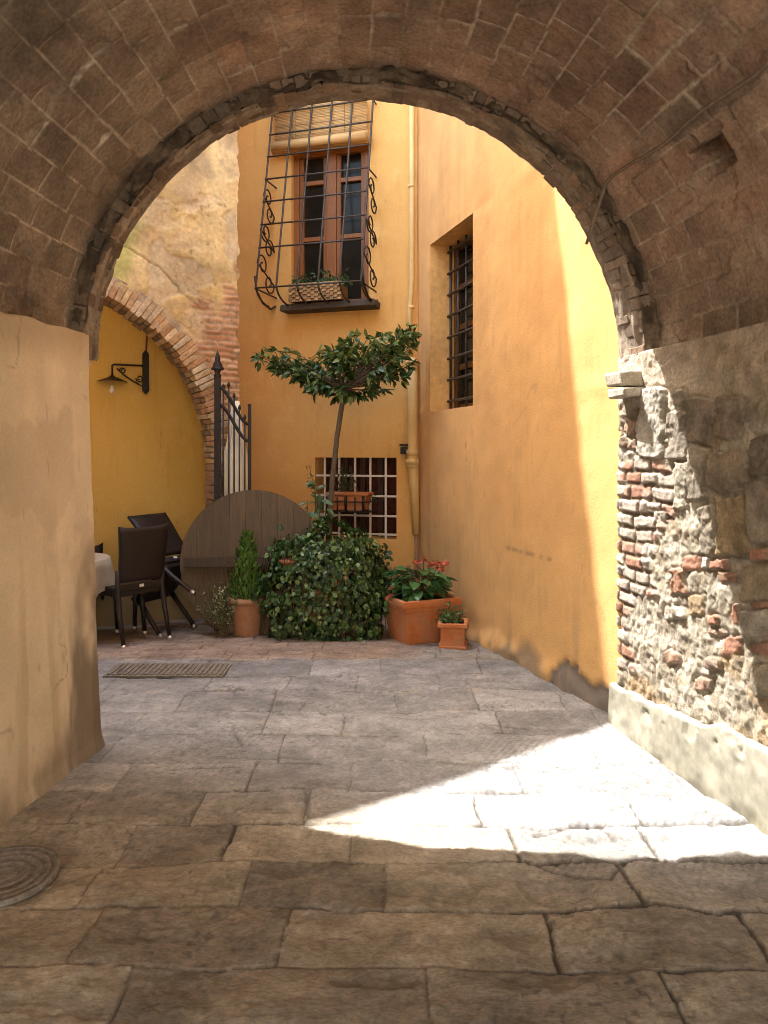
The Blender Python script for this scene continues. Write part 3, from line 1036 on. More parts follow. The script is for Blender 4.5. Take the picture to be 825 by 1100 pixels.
nb = 6
for i in range(nb):
    uu = GA + (GB_ - GA) * i / (nb - 1)
    pts = [bp(uu, .0, gt + .12), bp(uu, gw(gt), gt + .1)] + [bp(uu, gw(gt + (gb - gt) * k / 6), gt + (gb - gt) * k / 6) for k in range(7)]
    for k in range(1, 7):                                   # belly curls back to the wall under the window
        a = k / 6 * math.pi / 2
        pts.append(bp(uu, gw(gb) - .30 * (1 - math.cos(a)), gb - .15 * math.sin(a)))
    m_ = MB()
    m_.tube(pts, .0105, 6)
    m_.build('bar', M_IRONG, gr)
zz = gt - .05
rowsz = [gt - .14 - .243 * k for k in range(7)] + [gb - .02]
for zz in rowsz:
    ww = gw(max(zz, gb))
    m_ = MB()
    m_.tube([bp(GA - .012, ww + .004, zz), bp(GB_ + .012, ww + .004, zz)], .0085, 6)
    if zz in (rowsz[0], rowsz[3], rowsz[-1]):
        for q_ in (GA, GB_): m_.tube([bp(q_, ww + .004, zz - .006), bp(q_, -.005, zz - .006)], .0085, 6)
    m_.build('crossbar', M_IRONG, gr)


def spiral(c, r0, turns, a0, sgn, n=26):
    out = []
    for i in range(n):
        k = i / (n - 1)
        a = a0 + sgn * turns * 2 * math.pi * k
        rr_ = r0 * (1 - .80 * k)
        out.append((c[0] + rr_ * math.cos(a), c[1] + rr_ * math.sin(a)))
    return out


for uu in (GA - .012, GB_ + .012):
    for (zc_, hgt, flip) in [(gb + .17, .34, 1), (gb + .52, .36, -1), (gb + .88, .34, 1)]:
        wm = gw(zc_)
        m_ = MB()
        rr_ = min(.115, wm * .33)
        up = spiral((wm - rr_ - .02, zc_ + hgt * .22), rr_, 1.25, 0, 1 * flip)
        lo = spiral((rr_ + .03, zc_ - hgt * .22), rr_, 1.25, math.pi, 1 * flip)
        pts = list(reversed(up)) + [((up[0][0] + lo[0][0]) / 2, zc_)] + lo
        m_.tube([bp(uu, a, b) for a, b in pts], .008, 6)
        m_.build('scroll', M_IRON, gr)
    m_ = MB()
    m_.tube([bp(uu, .0, gb - .11), bp(uu, .12, gb - .16), bp(uu, .3, gb - .13), bp(uu, gw(gb) - .03, gb - .03), bp(uu, gw(gb), gb + .10)], .011, 6)
    m_.build('scroll', M_IRON, gr)

# lower window
lw = MB()
lw.box(bp((l0 + l1) / 2, -.23, (lz0 + lz1) / 2), (l1 - l0 + .02, .02, lz1 - lz0 + .02), RB)
lwin = lw.build('window', M_CURTAIN, back)
lf = MB()
for uu in (l0 + (l1 - l0) * .30, l0 + (l1 - l0) * .52, l0 + (l1 - l0) * .74, l1 - .03):
    lf.box(bp(uu, -.20, (lz0 + lz1) / 2), (.055, .035, lz1 - lz0 - .004), RB, (.16, .13, .13))
lf.build('frame', M_FRAME, lwin)
g2 = bpy.data.objects.new('window_grille', None)
C.objects.link(g2)
g2.parent = back
for px in (349, 364.5, 381.5, 398, 414.5):
    m_ = MB()
    uu = ub(px, 500, -.03)
    m_.box(bp(uu, -.03, (lz0 + lz1) / 2), (.019, .016, lz1 - lz0 + .02), RB)
    m_.build('bar', M_WHITEBAR, g2)
for py in (511, 532.5, 553.5, 573):
    m_ = MB()
    zz = onplane(380, py, OB, NB, -.03).z
    m_.box(bp((l0 + l1) / 2, -.030, zz), (l1 - l0 + .01, .021, .019), RB)
    m_.build('crossbar', M_WHITEBAR, g2)
rf = MB()
# unseen roof, its eave shaped to cast the shade edge on the right-hand wall
Bp = Vector((-.51, 6.59, 6.90))


def slab(mb, poly, z, t=.14, col=(.30, .13, .075)):
    n = len(poly)
    vs = [(x, y, z) for x, y in poly] + [(x, y, z + t) for x, y in poly]
    mb.add(vs, [tuple(range(n - 1, -1, -1)), tuple(range(n, 2 * n))] + [(i, (i + 1) % n, n + (i + 1) % n, n + i) for i in range(n)], col)


slab(rf, [(-2.60, 7.63), (-1.24, 6.925), (.26, 7.05), (.9, 7.1), (1.5, 11.5), (-4.5, 12.5)], 8.70)
rf.build('roof', M_ROOF, back)

# ---- right house
right = thing('house', (1.0, 5.6, 0), 'pale ochre house wall along the right of the court with a deep narrow window', 'house')


def ur(px, py=486): return (onplane(px, py, OR, NR) - OR).dot(ER)


def rp(u, wv, z): return OR + ER * u + NR * wv + Zv * z


r0, r1 = ur(508), ur(462)
rz0, rz1 = onplane(485, 439, OR, NR).z, onplane(485, 246, OR, NR).z
Lr = (OB - OR).dot(ER)


def make_right_house_wall():
    D = .235
    us = np.unique(np.concatenate([[-.26, -.13], np.linspace(0, Lr, 150), [r0, r1]]))
    zs = np.unique(np.concatenate([np.linspace(-.25, 4.6, 190), np.linspace(4.7, 7.0, 12), [rz0, rz1]]))
    U, Z = np.meshgrid(us, zs)
    hgt = .008 * fbm(U * 1.1, Z * 1.1, 0, 5, 3) + .0018 * fbm(U * 9, Z * 9, 0, 6, 3)
    atedge = np.minimum(np.minimum(np.abs(U - r0), np.abs(U - r1)), np.minimum(np.abs(Z - rz0), np.abs(Z - rz1)))
    # lumpy foot of the wall
    foot = (1 - sstep(.02, .16, Z + gz(4.18 + U) * -1 + .05 * fbm(U * 6, U * 0, 0, 7, 3)))
    hgt = hgt * sstep(0, .1, atedge) + foot * (.015 + .03 * sstep(.8, 2.0, U)) * (1 + .5 * noise(U * 14, Z * 14, 0, 8))
    # patch of lost plaster low by the near end
    loss = sstep(.0, .03, .15 - np.hypot((U - .42) * .36, (Z - .02)) + .06 * fbm(U * 8, Z * 8, 0, 9, 3))
    hgt = hgt - loss * .016
    X = OR.x + ER.x * U + NR.x * hgt
    Y = OR.y + ER.y * U + NR.y * hgt
    c = mixc(np.array([.70, .392, .150]), np.array([.645, .355, .132]), sstep(-.6, .6, fbm(U * .9, Z * .7, 0, 11, 4)))
    c = c * (1 + .045 * fbm(U * 5, Z * 5, 0, 12, 4))[..., None]
    low = 1 - sstep(.5, 1.5, Z + .35 * fbm(U * 1.5, Z * 1.5, 0, 13, 3))
    c = mixc(c, np.array([.60, .37, .155]), low * .6)
    st = sstep(.25, .7, fbm(U * 7, Z * 1.1, 0, 14, 4)) * (1 - sstep(.25, 1.0, Z))
    c = mixc(c, np.array([.38, .25, .13]), st * .5)
    c = mixc(c, np.array([.185, .150, .115]), (1 - sstep(.01, .13, Z + .10 * fbm(U * 4, Z * 4, 0, 15, 3))) * .75)
    c = mixc(c, np.array([.20, .165, .135]), loss)
    sc = sstep(.70, .76, noise(U * 34, Z * 6, 0, 16) + .25 * noise(U * 2, Z * 2, 0, 17))
    c = mixc(c, np.array([.42, .26, .12]), sc * .25)
    hair = 1 - sstep(.005, .018, np.abs(fbm(U * .9 + 3, Z * .8, 0, 41, 5)))
    hair = hair * sstep(.10, .45, fbm(U * 1.1, Z * 1.1 + 5, 0, 42, 3))
    c = mixc(c, np.array([.40, .24, .11]), hair * .45)
    run = sstep(.10, .5, fbm(U * 9, Z * .35, 0, 43, 4)) * sstep(1.6, 2.6, Z + .5 * noise(U * 3, U * 0, 0, 44))
    c = mixc(c, c * np.array([.86, .83, .78]), run * .35)
    # fine cracks
    for (a, b, d_, e_) in [((545, 588), (592, 600), .004, 0), ((500, 470), (503, 500), .003, 0)]:
        A, B = onplane(a[0], a[1], OR, NR), onplane(b[0], b[1], OR, NR)
        ua, ub_, za, zb_ = (A - OR).dot(ER), (B - OR).dot(ER), A.z, B.z
        t = np.clip(((U - ua) * (ub_ - ua) + (Z - za) * (zb_ - za)) / ((ub_ - ua) ** 2 + (zb_ - za) ** 2), 0, 1)
        dd = np.hypot(U - ua - t * (ub_ - ua), Z - za - t * (zb_ - za)) + .006 * noise(U * 30, Z * 30, 0, 3)
        c = mixc(c, np.array([.32, .19, .09]), (1 - sstep(d_ * .6, d_ * 2.2, dd)) * .8)
    uc, zc_ = (us[:-1] + us[1:]) / 2, (zs[:-1] + zs[1:]) / 2
    UC, ZC = np.meshgrid(uc, zc_)
    keep = ~((UC > r0) & (UC < r1) & (ZC > rz0) & (ZC < rz1))
    o = grid('wall', X, Y, Z, c, M_RENDER, right, keep=keep, flip=True)
    rv = MB()
    a = [rp(u, 0, z) for u, z in ((r0, rz0), (r1, rz0), (r1, rz1), (r0, rz1))]
    b = [p - NR * (D + .055) for p in a]
    rv.add(a + b, [(0, 1, 5, 4), (1, 2, 6, 5), (2, 3, 7, 6), (3, 0, 4, 7)], (.72, .40, .135))
    rv.build('reveal', M_CEMENT, o)
    bk = MB()
    RR = Matrix.Rotation(math.atan2(ER.y, ER.x), 4, 'Z')
    bk.box(rp((r0 + r1) / 2, -D - .05, (rz0 + rz1) / 2), (r1 - r0 + .1, .02, rz1 - rz0 + .1), RR)
    wd = bk.build('window', M_GLASS, right)
    fr = MB()
    for uu in (r0 + .05, (r0 + r1) / 2, r1 - .05):
        fr.box(rp(uu, -D - .02, (rz0 + rz1) / 2), (.06, .04, rz1 - rz0), RR, (.45, .5, .55))
    for k in range(5):
        fr.box(rp((r0 + r1) / 2, -D - .023, rz0 + .04 + (rz1 - rz0 - .08) * k / 4), (r1 - r0 - .1, .03, .05), RR, (.45, .5, .55))
    fr.build('frame', M_FRAME, wd)
    gg = bpy.data.objects.new('window_grille', None)
    C.objects.link(gg)
    gg.parent = right
    for k in range(6):
        uu = r1 - .03 - k * (r1 - r0 - .06) / 5
        m_ = MB()
        m_.tube([rp(uu, -D + .04, rz0 - .01), rp(uu, -D + .04, rz1 + .01)], .012, 7)
        m_.build('bar', M_IRONG, gg)
    for k in range(8):
        zz = rz0 + .10 + k * (rz1 - rz0 - .16) / 7
        m_ = MB()
        m_.tube([rp(r0 - .02, -D + .055, zz), rp(r1 - .0, -D + .055, zz)], .013, 7)
        m_.build('crossbar', M_IRONG, gg)
    return o


make_right_house_wall()
rf = MB()
slab(rf, [(.10, 7.2), (1.0, 4.12), (7, 4.12), (7, 11), (.55, 11)], 7.02)
rf.build('roof', M_ROOF, right)

# ---- left block with the brick arch
PHI = math.radians(30)
QL = Vector((-1.32, 6.70, 0))
EL = Vector((-math.cos(PHI), -math.sin(PHI), 0))            # along the face, towards the left and the camera
NL = Vector((math.sin(PHI), -math.cos(PHI), 0))             # out towards the court
left = thing('house', (-2.6, 6.2, 0), 'weathered plaster house on the left with a wide brick arch over a yellow recess', 'house')
AU, AZ, AR, AT = 1.697, 1.40, 1.50, .35


def lp(u, wv, z): return QL + EL * u + NL * wv + Zv * z


def make_left_house():
    us = np.concatenate([np.arange(0, 1.6, .0125), np.linspace(1.6, 5.2, 70)])
    zs = np.concatenate([np.linspace(-.3, 1.3, 20), np.arange(1.32, 4.9, .0135), np.linspace(5, 6.5, 8)])
    U, Z = np.meshgrid(us, zs)
    A, Bq, Cq = lp(0, 0, 0), EL, NL
    px, py = proj(A.x + EL.x * U, A.y + EL.y * U, Z)
    H = .012 * fbm(U * 1.6, Z * 1.6, 0, 3, 4) + .003 * fbm(U * 12, Z * 12, 0, 4, 3)
    n = fbm(U * 1.8, Z * 1.8, 0, 5, 5)
    c = mixc(np.array([.55, .365, .14]), np.array([.68, .49, .225]), sstep(-.5, .6, n))
    c = mixc(c, np.array([.46, .31, .17]), .6 * sstep(.1, .7, fbm(U * 2.6 + 5, Z * 2.6, 0, 6, 4)))
    orange = sstep(0, .8, fbm(U * 1.2 + 9, Z * 1.1, 0, 7, 3))
    c = mixc(c, np.array([.70, .38, .11]), orange * .6)
    c = c * (1 + .16 * fbm(U * 7, Z * 7, 0, 62, 4))[..., None]
    blot = sstep(.15, .45, fbm(U * 3.1 + 2, Z * 2.4, 0, 63, 5))
    c = mixc(c, np.array([.44, .29, .15]), blot * .45)
    # layers of lost plaster: sharp stepped edges
    ls = sstep(.18, .24, fbm(U * 1.9 + 3, Z * 2.3, 0, 8, 5))
    H -= ls * .008
    c = mixc(c, np.array([.55, .42, .26]), ls * .6)
    pits = sstep(.62, .72, noise(U * 46, Z * 46, 0, 9) * .8 + .45 * noise(U * 4, Z * 3, 0, 10) - .12)
    H -= pits * .007
    c = mixc(c, c * .6, pits)
    flake = sstep(.30, .33, fbm(U * 4.2 + 1, Z * 4.8, 0, 61, 5)) * (1 - ls)
    H -= flake * .005
    c = mixc(c, np.array([.66, .47, .26]), flake * .5)
    green = (1 - sstep(10, 34, np.hypot(px - 124, (py - 268) * .62) + 9 * fbm(U * 5, Z * 5, 0, 11, 3)))
    c = mixc(c, np.array([.36, .36, .09]), green * .7)
    # exposed brickwork towards the corner
    bmask = sstep(-6, 6, 34 - np.hypot((px - 246) * .95, (py - 358) * .62) + 13 * fbm(U * 5, Z * 5, 0, 12, 4))
    bmask = np.maximum(bmask, sstep(-6, 6, py - 385 + 10 * fbm(U * 5, Z * 5, 0, 13, 3)) * sstep(222, 232, px))
    ch, bl = .052, .20
    zc = Z + .010 * fbm(U * 5, Z * 5, 0, 14, 3)
    r = np.floor(zc / ch)
    off = _hash(r, r * 0, r * 0, 15)
    k = np.floor(U / bl + off)
    e = np.minimum(np.minimum(U / bl + off - k, k + 1 - U / bl - off) * bl, np.minimum(zc - r * ch, (r + 1) * ch - zc))
    inn = sstep(.003, .011, e)
    q1, q2 = _hash(r, k, r * 0, 16), _hash(r, k, r * 0, 17)
    cb = mixc(np.array([.45, .20, .095]), np.array([.58, .35, .19]), q1)
    cb = mixc(np.array([.36, .25, .15]), cb, inn)
    Hb = -.016 + inn * (.005 + .010 * q2) + .004 * fbm(U * 25, Z * 25, 0, 18, 2)
    H = H * (1 - bmask) + Hb * bmask
    c = mixc(c, cb, bmask)
    # curving crack following the arch
    rad = np.hypot(U - AU, Z - AZ)
    crk = 1 - sstep(.004, .014, np.abs(rad - AR - .46 + .06 * fbm(U * 4, Z * 4, 0, 19, 3)))
    crk = crk * sstep(.2, .6, U)
    H -= crk * .010
    c = mixc(c, c * .5, crk * .8)
    # ragged right-hand arris
    jag = (.020 * fbm(Z * 9, Z * 0, 0, 20, 3) + .012) * (U < .001)
    X = A.x + EL.x * (U - jag) + NL.x * H
    Y = A.y + EL.y * (U - jag) + NL.y * H
    uc, zc2 = (us[:-1] + us[1:]) / 2, (zs[:-1] + zs[1:]) / 2
    UC, ZC = np.meshgrid(uc, zc2)
    hole = (np.hypot(UC - AU, ZC - AZ) < AR + .07) & (ZC > AZ)
    hole |= (np.abs(UC - AU) < AR + .07) & (ZC <= AZ)
    o = grid('wall', X, Y, Z, c, M_OLDPL, left, keep=~hole)
    # arch of bricks on edge, with their soffits
    ar = MB()
    nseg = int(math.pi * AR / .050)
    for i in range(nseg):
        a0, a1 = math.pi * i / nseg, math.pi * (i + 1) / nseg
        d = (a1 - a0) * .07
        cuts = [0, R.uniform(.3, .7), 1] if R.random() < .8 else [0, 1]
        kk = R.uniform(.8, 1.15)
        for q, (c0, c1) in enumerate(zip(cuts[:-1], cuts[1:])):
            dr, pr = R.uniform(-.012, .012), R.uniform(.0, .014)
            w0, w1 = (pr - c0 * AT if c0 == 0 else -c0 * AT), -c1 * AT + .006
            rout = AR + (R.uniform(.155, .20) if R.random() < .75 else R.uniform(.10, .15))
            vs = []
            for rr_ in (AR + dr, rout):
                for a in (a0 + d, a1 - d):
                    for ww in (w0, w1):
                        p = lp(AU - rr_ * math.cos(a), ww, AZ + rr_ * math.sin(a)) + Vector([R.uniform(-.004, .004) for _ in range(3)])
                        vs.append(p)
            col = R.choice([(.50, .29, .14), (.56, .37, .19), (.53, .32, .16), (.58, .41, .23), (.47, .25, .12), (.55, .40, .24)]) if q == 0 else R.choice([(.30, .20, .12), (.26, .18, .11), (.34, .22, .13)])  # bricks behind the face darker: soffit shade put into the colour
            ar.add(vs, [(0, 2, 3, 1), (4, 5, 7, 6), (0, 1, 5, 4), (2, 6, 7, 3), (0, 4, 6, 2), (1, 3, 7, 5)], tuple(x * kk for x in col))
    nz = 26
    for i in range(nz):
        z0_, z1_ = -.3 + (AZ + .3) * i / nz, -.3 + (AZ + .3) * (i + 1) / nz
        for sg in (-1, 1):
            kk = R.uniform(.75, 1.1)
            uu = AU + sg * (AR + .10 + R.uniform(-.008, .008))
            p = lp(uu, -AT / 2 + R.uniform(-.004, .008), (z0_ + z1_) / 2)
            ar.box(p, (.20, AT, (z1_ - z0_) - .008), Matrix.Rotation(math.atan2(EL.y, EL.x), 4, 'Z'), tuple(x * kk for x in (.40, .22, .12)), .004)
    tag(ar.build('brick_arch', M_BRICK, left, bevel=.005), 'segment of pale bricks set on edge over the recess')
    # mortar core of the arch
    a, K = np.meshgrid(np.linspace(0, math.pi, 200), np.linspace(0, 1, 12))
    rr_ = AR + .022 + .01 * fbm(a * 16, K * 4, 0, 21, 3)
    uu, ww, zz_ = AU - rr_ * np.cos(a), -.02 - K * (AT - .02), AZ + rr_ * np.sin(a)
    X, Y = QL.x + EL.x * uu + NL.x * ww, QL.y + EL.y * uu + NL.y * ww
    grid('mortar', X, Y, zz_, np.ones(X.shape + (3,)) * np.array([.27, .20, .13]), M_BRICK, left)
    a, K = np.meshgrid(np.linspace(0, math.pi, 200), np.linspace(0, 1, 8))
    rr_ = AR + .015 + K * .17
    ww = -.005 + .008 * fbm(a * 30, K * 6, 0, 22, 2)
    uu, zz_ = AU - rr_ * np.cos(a), AZ + rr_ * np.sin(a)
    X, Y = QL.x + EL.x * uu + NL.x * ww, QL.y + EL.y * uu + NL.y * ww
    grid('mortar', X, Y, zz_, np.ones(X.shape + (3,)) * np.array([.44, .32, .20]), M_BRICK, left)
    # recess
    nw = MB()
    D = .72
    nw.add([lp(-.12, -D, -.3), lp(5.2, -D, -.3), lp(5.2, -D, 3.4), lp(-.12, -D, 3.4)], [(0, 1, 2, 3)])
    nw.add([lp(-.12, -AT - .002, -.3), lp(-.12, -D, -.3), lp(-.12, -D, 3.4), lp(-.12, -AT - .002, 3.4)], [(0, 1, 2, 3)])
    nw.add([lp(-.12, -AT, 3.4), lp(5.2, -AT, 3.4), lp(5.2, -D, 3.4), lp(-.12, -D, 3.4)], [(0, 1, 2, 3)])
    tag(nw.build('recess_wall', M_YELLOW, left), 'smooth yellow wall inside the arched recess')
    sd = MB()                                               # back of the block and its corner return
    sd.add([lp(0.0, -.004, -.3), lp(0.0, -1.4, -.3), lp(0.0, -1.4, 6.6), lp(0.0, -.004, 6.5)], [(0, 1, 2, 3)], (.5, .33, .17))
    sd.build('wall', M_OLDPL, left)
    # roof out of view, eave line shaped so its shade crosses the paving
    rf = MB()
    e0 = Vector((-1.44, 6.675, 6.48))
    e1 = Vector((-3.19, 5.66, 6.86))
    dirv = (e1 - e0)
    far = e0 + dirv * 3.2
    vs = [e0, far, far + Vector((-2.0, 4.0, .9)), e0 + Vector((-2.0, 4.0, .9))]
    vs = vs + [v + Vector((0, 0, .13)) for v in vs]
    rf.add(vs, [(3, 2, 1, 0), (4, 5, 6, 7), (0, 1, 5, 4), (1, 2, 6, 5), (2, 3, 7, 6), (3, 0, 4, 7)], (.30, .13, .075))
    rf.build('roof', M_ROOF, left)


make_left_house()

# ---- unseen house added behind the viewer to bounce warm light into the passage
bounce_house = thing('house', (0, -8.5, 0), 'unseen pale house added across the street to bounce light into the passage', 'house')
w = MB()
wall_holes(w, Vector((9, -8.5, 0)), Vector((-1, 0, 0)), Vector((0, 1, 0)), [0, 18], [-.4, 7.5],
           [(2 + 3.5 * i, 3.1 + 3.5 * i, z, z + 1.6, .2) for i in range(5) for z in (1.0, 4.4)])
w.build('wall', M_FACADE, bounce_house)
for i in range(5):
    for z in (1.0, 4.4):
        m_ = MB()
        m_.box((9 - 2.55 - 3.5 * i, -8.7, z + .8), (1.1, .03, 1.6))
        m_.build('window', M_GLASS, bounce_house)
rf = MB()
slab(rf, [(-9.3, -8.0), (-9.3, -15), (9.3, -15), (9.3, -8.0)], 7.5)
rf.build('roof', M_ROOF, bounce_house)

# ================================================================== THINGS IN THE COURT
def on_ground(px, py):
    y = 5.0
    for _ in range(40):
        y = float((EYE - gz(y)) * F / (py - HY))
    return Vector(((px - CX) / F * y, y, float(gz(y))))


# ---- drainpipe in the corner
dp = thing('drainpipe', bp(-.07, .08, float(gz(7.2))), 'cream painted drainpipe in the corner beside the ochre wall', 'drainpipe')


def pt(px, py): return onplane(px, py, OB, NB, .075)


m_ = MB()
m_.tube([pt(442.5, 60), pt(442.5, 250), pt(442.5, 300), pt(440, 335), pt(440.5, 392)], .026, 12)
m_.build('upper_pipe', M_PIPE, dp)
m_ = MB()
m_.tube([pt(442, 384), pt(443, 440), pt(443, 492), pt(445, 520), pt(447, 574)], [.052, .052, .050, .048, .036], 14)
m_.build('lower_pipe', M_PIPE, dp)
m_ = MB()
for py, rr_ in ((389, .058), (486, .060), (496, .066), (500, .060)):
    m_.tube([pt(443, py - 3), pt(443, py + 3)], rr_, 14)
    if py in (389, 500):
        m_.build('collar', M_PIPE, dp)
        m_ = MB()
m_ = MB()
m_.tube([pt(447, 570), pt(448, 640), pt(448, 668)], .020, 10)
m_.build('outlet', plain('rusty outlet', (.26, .13, .06), .7), dp)
m_ = MB()
m_.box(pt(435.5, 484) - NB * .03, (.085, .12, .07), RB)
m_.box(pt(435.5, 478) - NB * .03, (.10, .14, .02), RB)
m_.build('bracket', M_IRON, dp)
m_ = MB()
for py in (200, 330):
    m_ = MB()
    m_.tube([pt(442, py - 1.5), pt(442, py + 1.5)], .031, 12)
    m_.build('clip', M_PIPE, dp)

# ---- wall lamp in the recess
def nrec(px, py, w=0.0): return onplane(px, py, lp(0, -.72, 0), NL, w)


lb = nrec(156.5, 400)
lamp = thing('wall_lamp', lb, 'unlit iron wall lamp with flat conical shade hung in the arched recess', 'wall lamp')
m_ = MB()
up_ = nrec(156.5, 380, .03)
dn_ = nrec(156.5, 420, .03)
m_.box((up_ + dn_) / 2, (.055, .03, (up_ - dn_).length), Matrix.Rotation(math.atan2(EL.y, EL.x), 4, 'Z'))
m_.tube([dn_, dn_ - Zv * .03], [.03, .004], 8)
m_.tube([up_, up_ + Zv * .03], [.03, .010], 8)
m_.build('back_plate', M_IRON, lamp)
arm = Vector((-1, -.42, 0)).normalized()
a0 = nrec(156, 393, .04)
tip = a0 + arm * .29
m_ = MB()
m_.tube([a0, tip - arm * .02 + Zv * .002, tip + Zv * -.008, tip - Zv * .04, tip - Zv * .10], .009, 8)
sp = [(a0 + arm * (.03 + .22 * k / 10) - Zv * (.19 - .155 * k / 10) + arm * .02 * math.sin(k / 10 * math.pi)) for k in range(11)]
m_.tube([a0 + arm * .01 - Zv * .14] + sp, .007, 6)
for c_, r0_, s0 in ((a0 + arm * .20 - Zv * .055, .030, 1), (a0 + arm * .05 - Zv * .12, .034, -1)):
    m_.tube([c_ + arm * (r0_ * (1 - .7 * k / 16) * math.cos(k / 16 * 8 * s0)) + Zv * (r0_ * (1 - .7 * k / 16) * math.sin(k / 16 * 8 * s0)) for k in range(17)], .006, 6)
m_.build('bracket', M_IRON, lamp)
m_ = MB()
m_.lathe(tip - Zv * .155, [(.0, .055), (.018, .055), (.03, .04), (.13, .0), (.137, -.006), (.125, -.002), (.03, .03), (0, .035)], 28)
m_.build('lamp_shade', M_LAMP, lamp)
m_ = MB()
m_.lathe(tip - Zv * .24, [(0, -.03), (.014, -.026), (.025, -.008), (.026, .008), (.016, .03), (.013, .05)], 16)
m_.build('bulb', M_BULB, lamp)
m_ = MB()
m_.tube([nrec(157, 378, .015), nrec(158, 358, .012), nrec(159, 330, .012)], .009, 7)
m_.build('conduit', plain('rusty conduit', (.16, .06, .03), .8), lamp)

# ---- iron gate, standing open against the corner
gA, gB = Vector((-1.435, 6.42, 0)), Vector((-1.166, 6.46, 0))
gate = thing('iron_gate', (gA.x, gA.y, float(gz(6.42))), 'dark wrought iron gate leaf with wavy rails and spear finial at the arch', 'gate')
gd = (gB - gA)


def gp(t, z): return gA + gd * t + Zv * z


zg = float(gz(6.42)) + .02
ztop = P(232, 405, 6.42).z
m_ = MB()
m_.box(gp(0, (zg + ztop) / 2), (.048, .048, ztop - zg))
m_.build('post', M_IRON, gate)
m_ = MB()
zr = P(268, 434, 6.46).z
m_.box(gp(1, (zg + zr) / 2), (.026, .026, zr - zg))
m_.build('post', M_IRON, gate)
m_ = MB()
f0 = ztop
m_.lathe(gp(0, f0), [(.030, 0), (.034, .012), (.020, .03), (.040, .075), (.043, .10), (.022, .14), (.026, .155), (.018, .185), (.002, .23)], 10)
m_.lathe(gp(0, f0 + .06), [(.052, 0), (.058, .02), (.03, .03)], 6)
m_.build('finial', M_IRON, gate)


def wave(t, py0, py1):
    s = t * t * (3 - 2 * t)
    return P(250, py0 + (py1 - py0) * s, 6.44).z


for (a, b) in ((415, 456), (434, 474)):
    m_ = MB()
    m_.tube([gp(k / 14, wave(k / 14, a, b)) for k in range(15)], .014, 8)
    m_.build('rail', M_IRON, gate)
m_ = MB()
m_.box(gp(.5, zg + .12), (gd.length, .02, .035), Matrix.Rotation(math.atan2(gd.y, gd.x), 4, 'Z'))
m_.build('rail', M_IRON, gate)
for i in range(1, 6):
    t_ = i / 6 + .015
    zt_ = wave(t_, 415, 456) + [.02, .10, .085, .06, .04, .05][i - 1]
    m_ = MB()
    m_.tube([gp(t_, zg + .12), gp(t_, zt_)], .0075, 6)
    m_.lathe(gp(t_, zt_), [(.010, -.01), (.015, .0), (.012, .014), (.002, .032)], 8)
    m_.build('bar', M_IRON, gate)

# ---- closed parasol behind the gate
pc = Vector((-1.305, 6.555, 0))
ps = thing('parasol', (pc.x, pc.y, float(gz(6.55))), 'closed cream parasol standing behind the iron gate', 'parasol')
m_ = MB()
zb_ = float(gz(6.55))
zt_ = P(262, 430, 6.55).z
n_, prof = 36, [(.05, .42), (.112, .44), (.118, .7), (.115, 1.0), (.108, 1.3), (.100, 1.55), (.07, 1.68), (.03, zt_ - zb_ - .01), (.004, zt_ - zb_)]
vs, fs = [], []
for r_, z_ in prof:
    for k in range(n_):
        a = 2 * math.pi * k / n_
        rr_ = r_ * (1 + .10 * math.sin(a * 8 + z_ * 2.5))
        vs.append(Vector((pc.x + rr_ * math.cos(a), pc.y + rr_ * math.sin(a) * .85, zb_ + z_)))
for i in range(len(prof) - 1):
    for k in range(n_):
        fs.append((i * n_ + k, i * n_ + (k + 1) % n_, (i + 1) * n_ + (k + 1) % n_, (i + 1) * n_ + k))
m_.add(vs, fs, smooth=True)
m_.build('canopy', M_PARASOL, ps)
m_ = MB()
m_.tube([(pc.x, pc.y, zb_ + .03), (pc.x, pc.y, zt_ + .02)], .016, 10)
m_.build('pole', M_OLDWOOD, ps)
m_ = MB()
m_.lathe((pc.x, pc.y, zb_), [(0, .07), (.04, .07), (.10, .05), (.12, .0)], 20)
m_.build('base', M_COVER, ps)

# ---- round tabletop stood on edge
tc_ = P(272, 608, 6.33)
rad = .612
zc_ = float(gz(6.28)) + rad * math.cos(.10) + .004
tt = thing('tabletop', (tc_.x, 6.30, float(gz(6.28))), 'large round wooden tabletop stood on edge behind the pots', 'tabletop')
TM = Matrix.Translation((tc_.x, 6.335, zc_)) @ Matrix.Rotation(.06, 4, 'Z') @ Matrix.Rotation(-.09, 4, 'X')
m_ = MB()
nx = 9
for i in range(nx):
    xa, xb = -rad + 2 * rad * i / nx + .0009, -rad + 2 * rad * (i + 1) / nx - .0009
    up, lo = [], []
    for k in range(9):
        x = xa + (xb - xa) * k / 8
        h = math.sqrt(max(rad * rad - x * x, 1e-5))
        up.append((x, h))
        lo.append((x, -h))
    poly = lo + up[::-1]
    n_ = len(poly)
    vs = [TM @ Vector((x, -.02, z)) for x, z in poly] + [TM @ Vector((x, .02, z)) for x, z in poly]
    k_ = R.uniform(.84, 1.10)
    m_.add(vs, [tuple(range(n_ - 1, -1, -1))[::-1], tuple(range(n_, 2 * n_))[::-1]] + [(q, n_ + q, n_ + (q + 1) % n_, (q + 1) % n_) for q in range(n_)], (k_, k_ * .98, k_ * .95))
m_.build('boards', M_OLDWOOD, tt)
m_ = MB()
m_.box(TM @ Vector((-.0, -.045, .005)), (1.14, .045, .085), TM.to_3x3().to_4x4(), (.55, .5, .48))
for x in (-.52, -.2, .2, .52):
    m_.tube([TM @ Vector((x, -.066, .005)), TM @ Vector((x, -.075, .005))], .008, 8, (.3, .3, .3))
m_.build('batten', M_OLDWOOD, tt, bevel=.004)

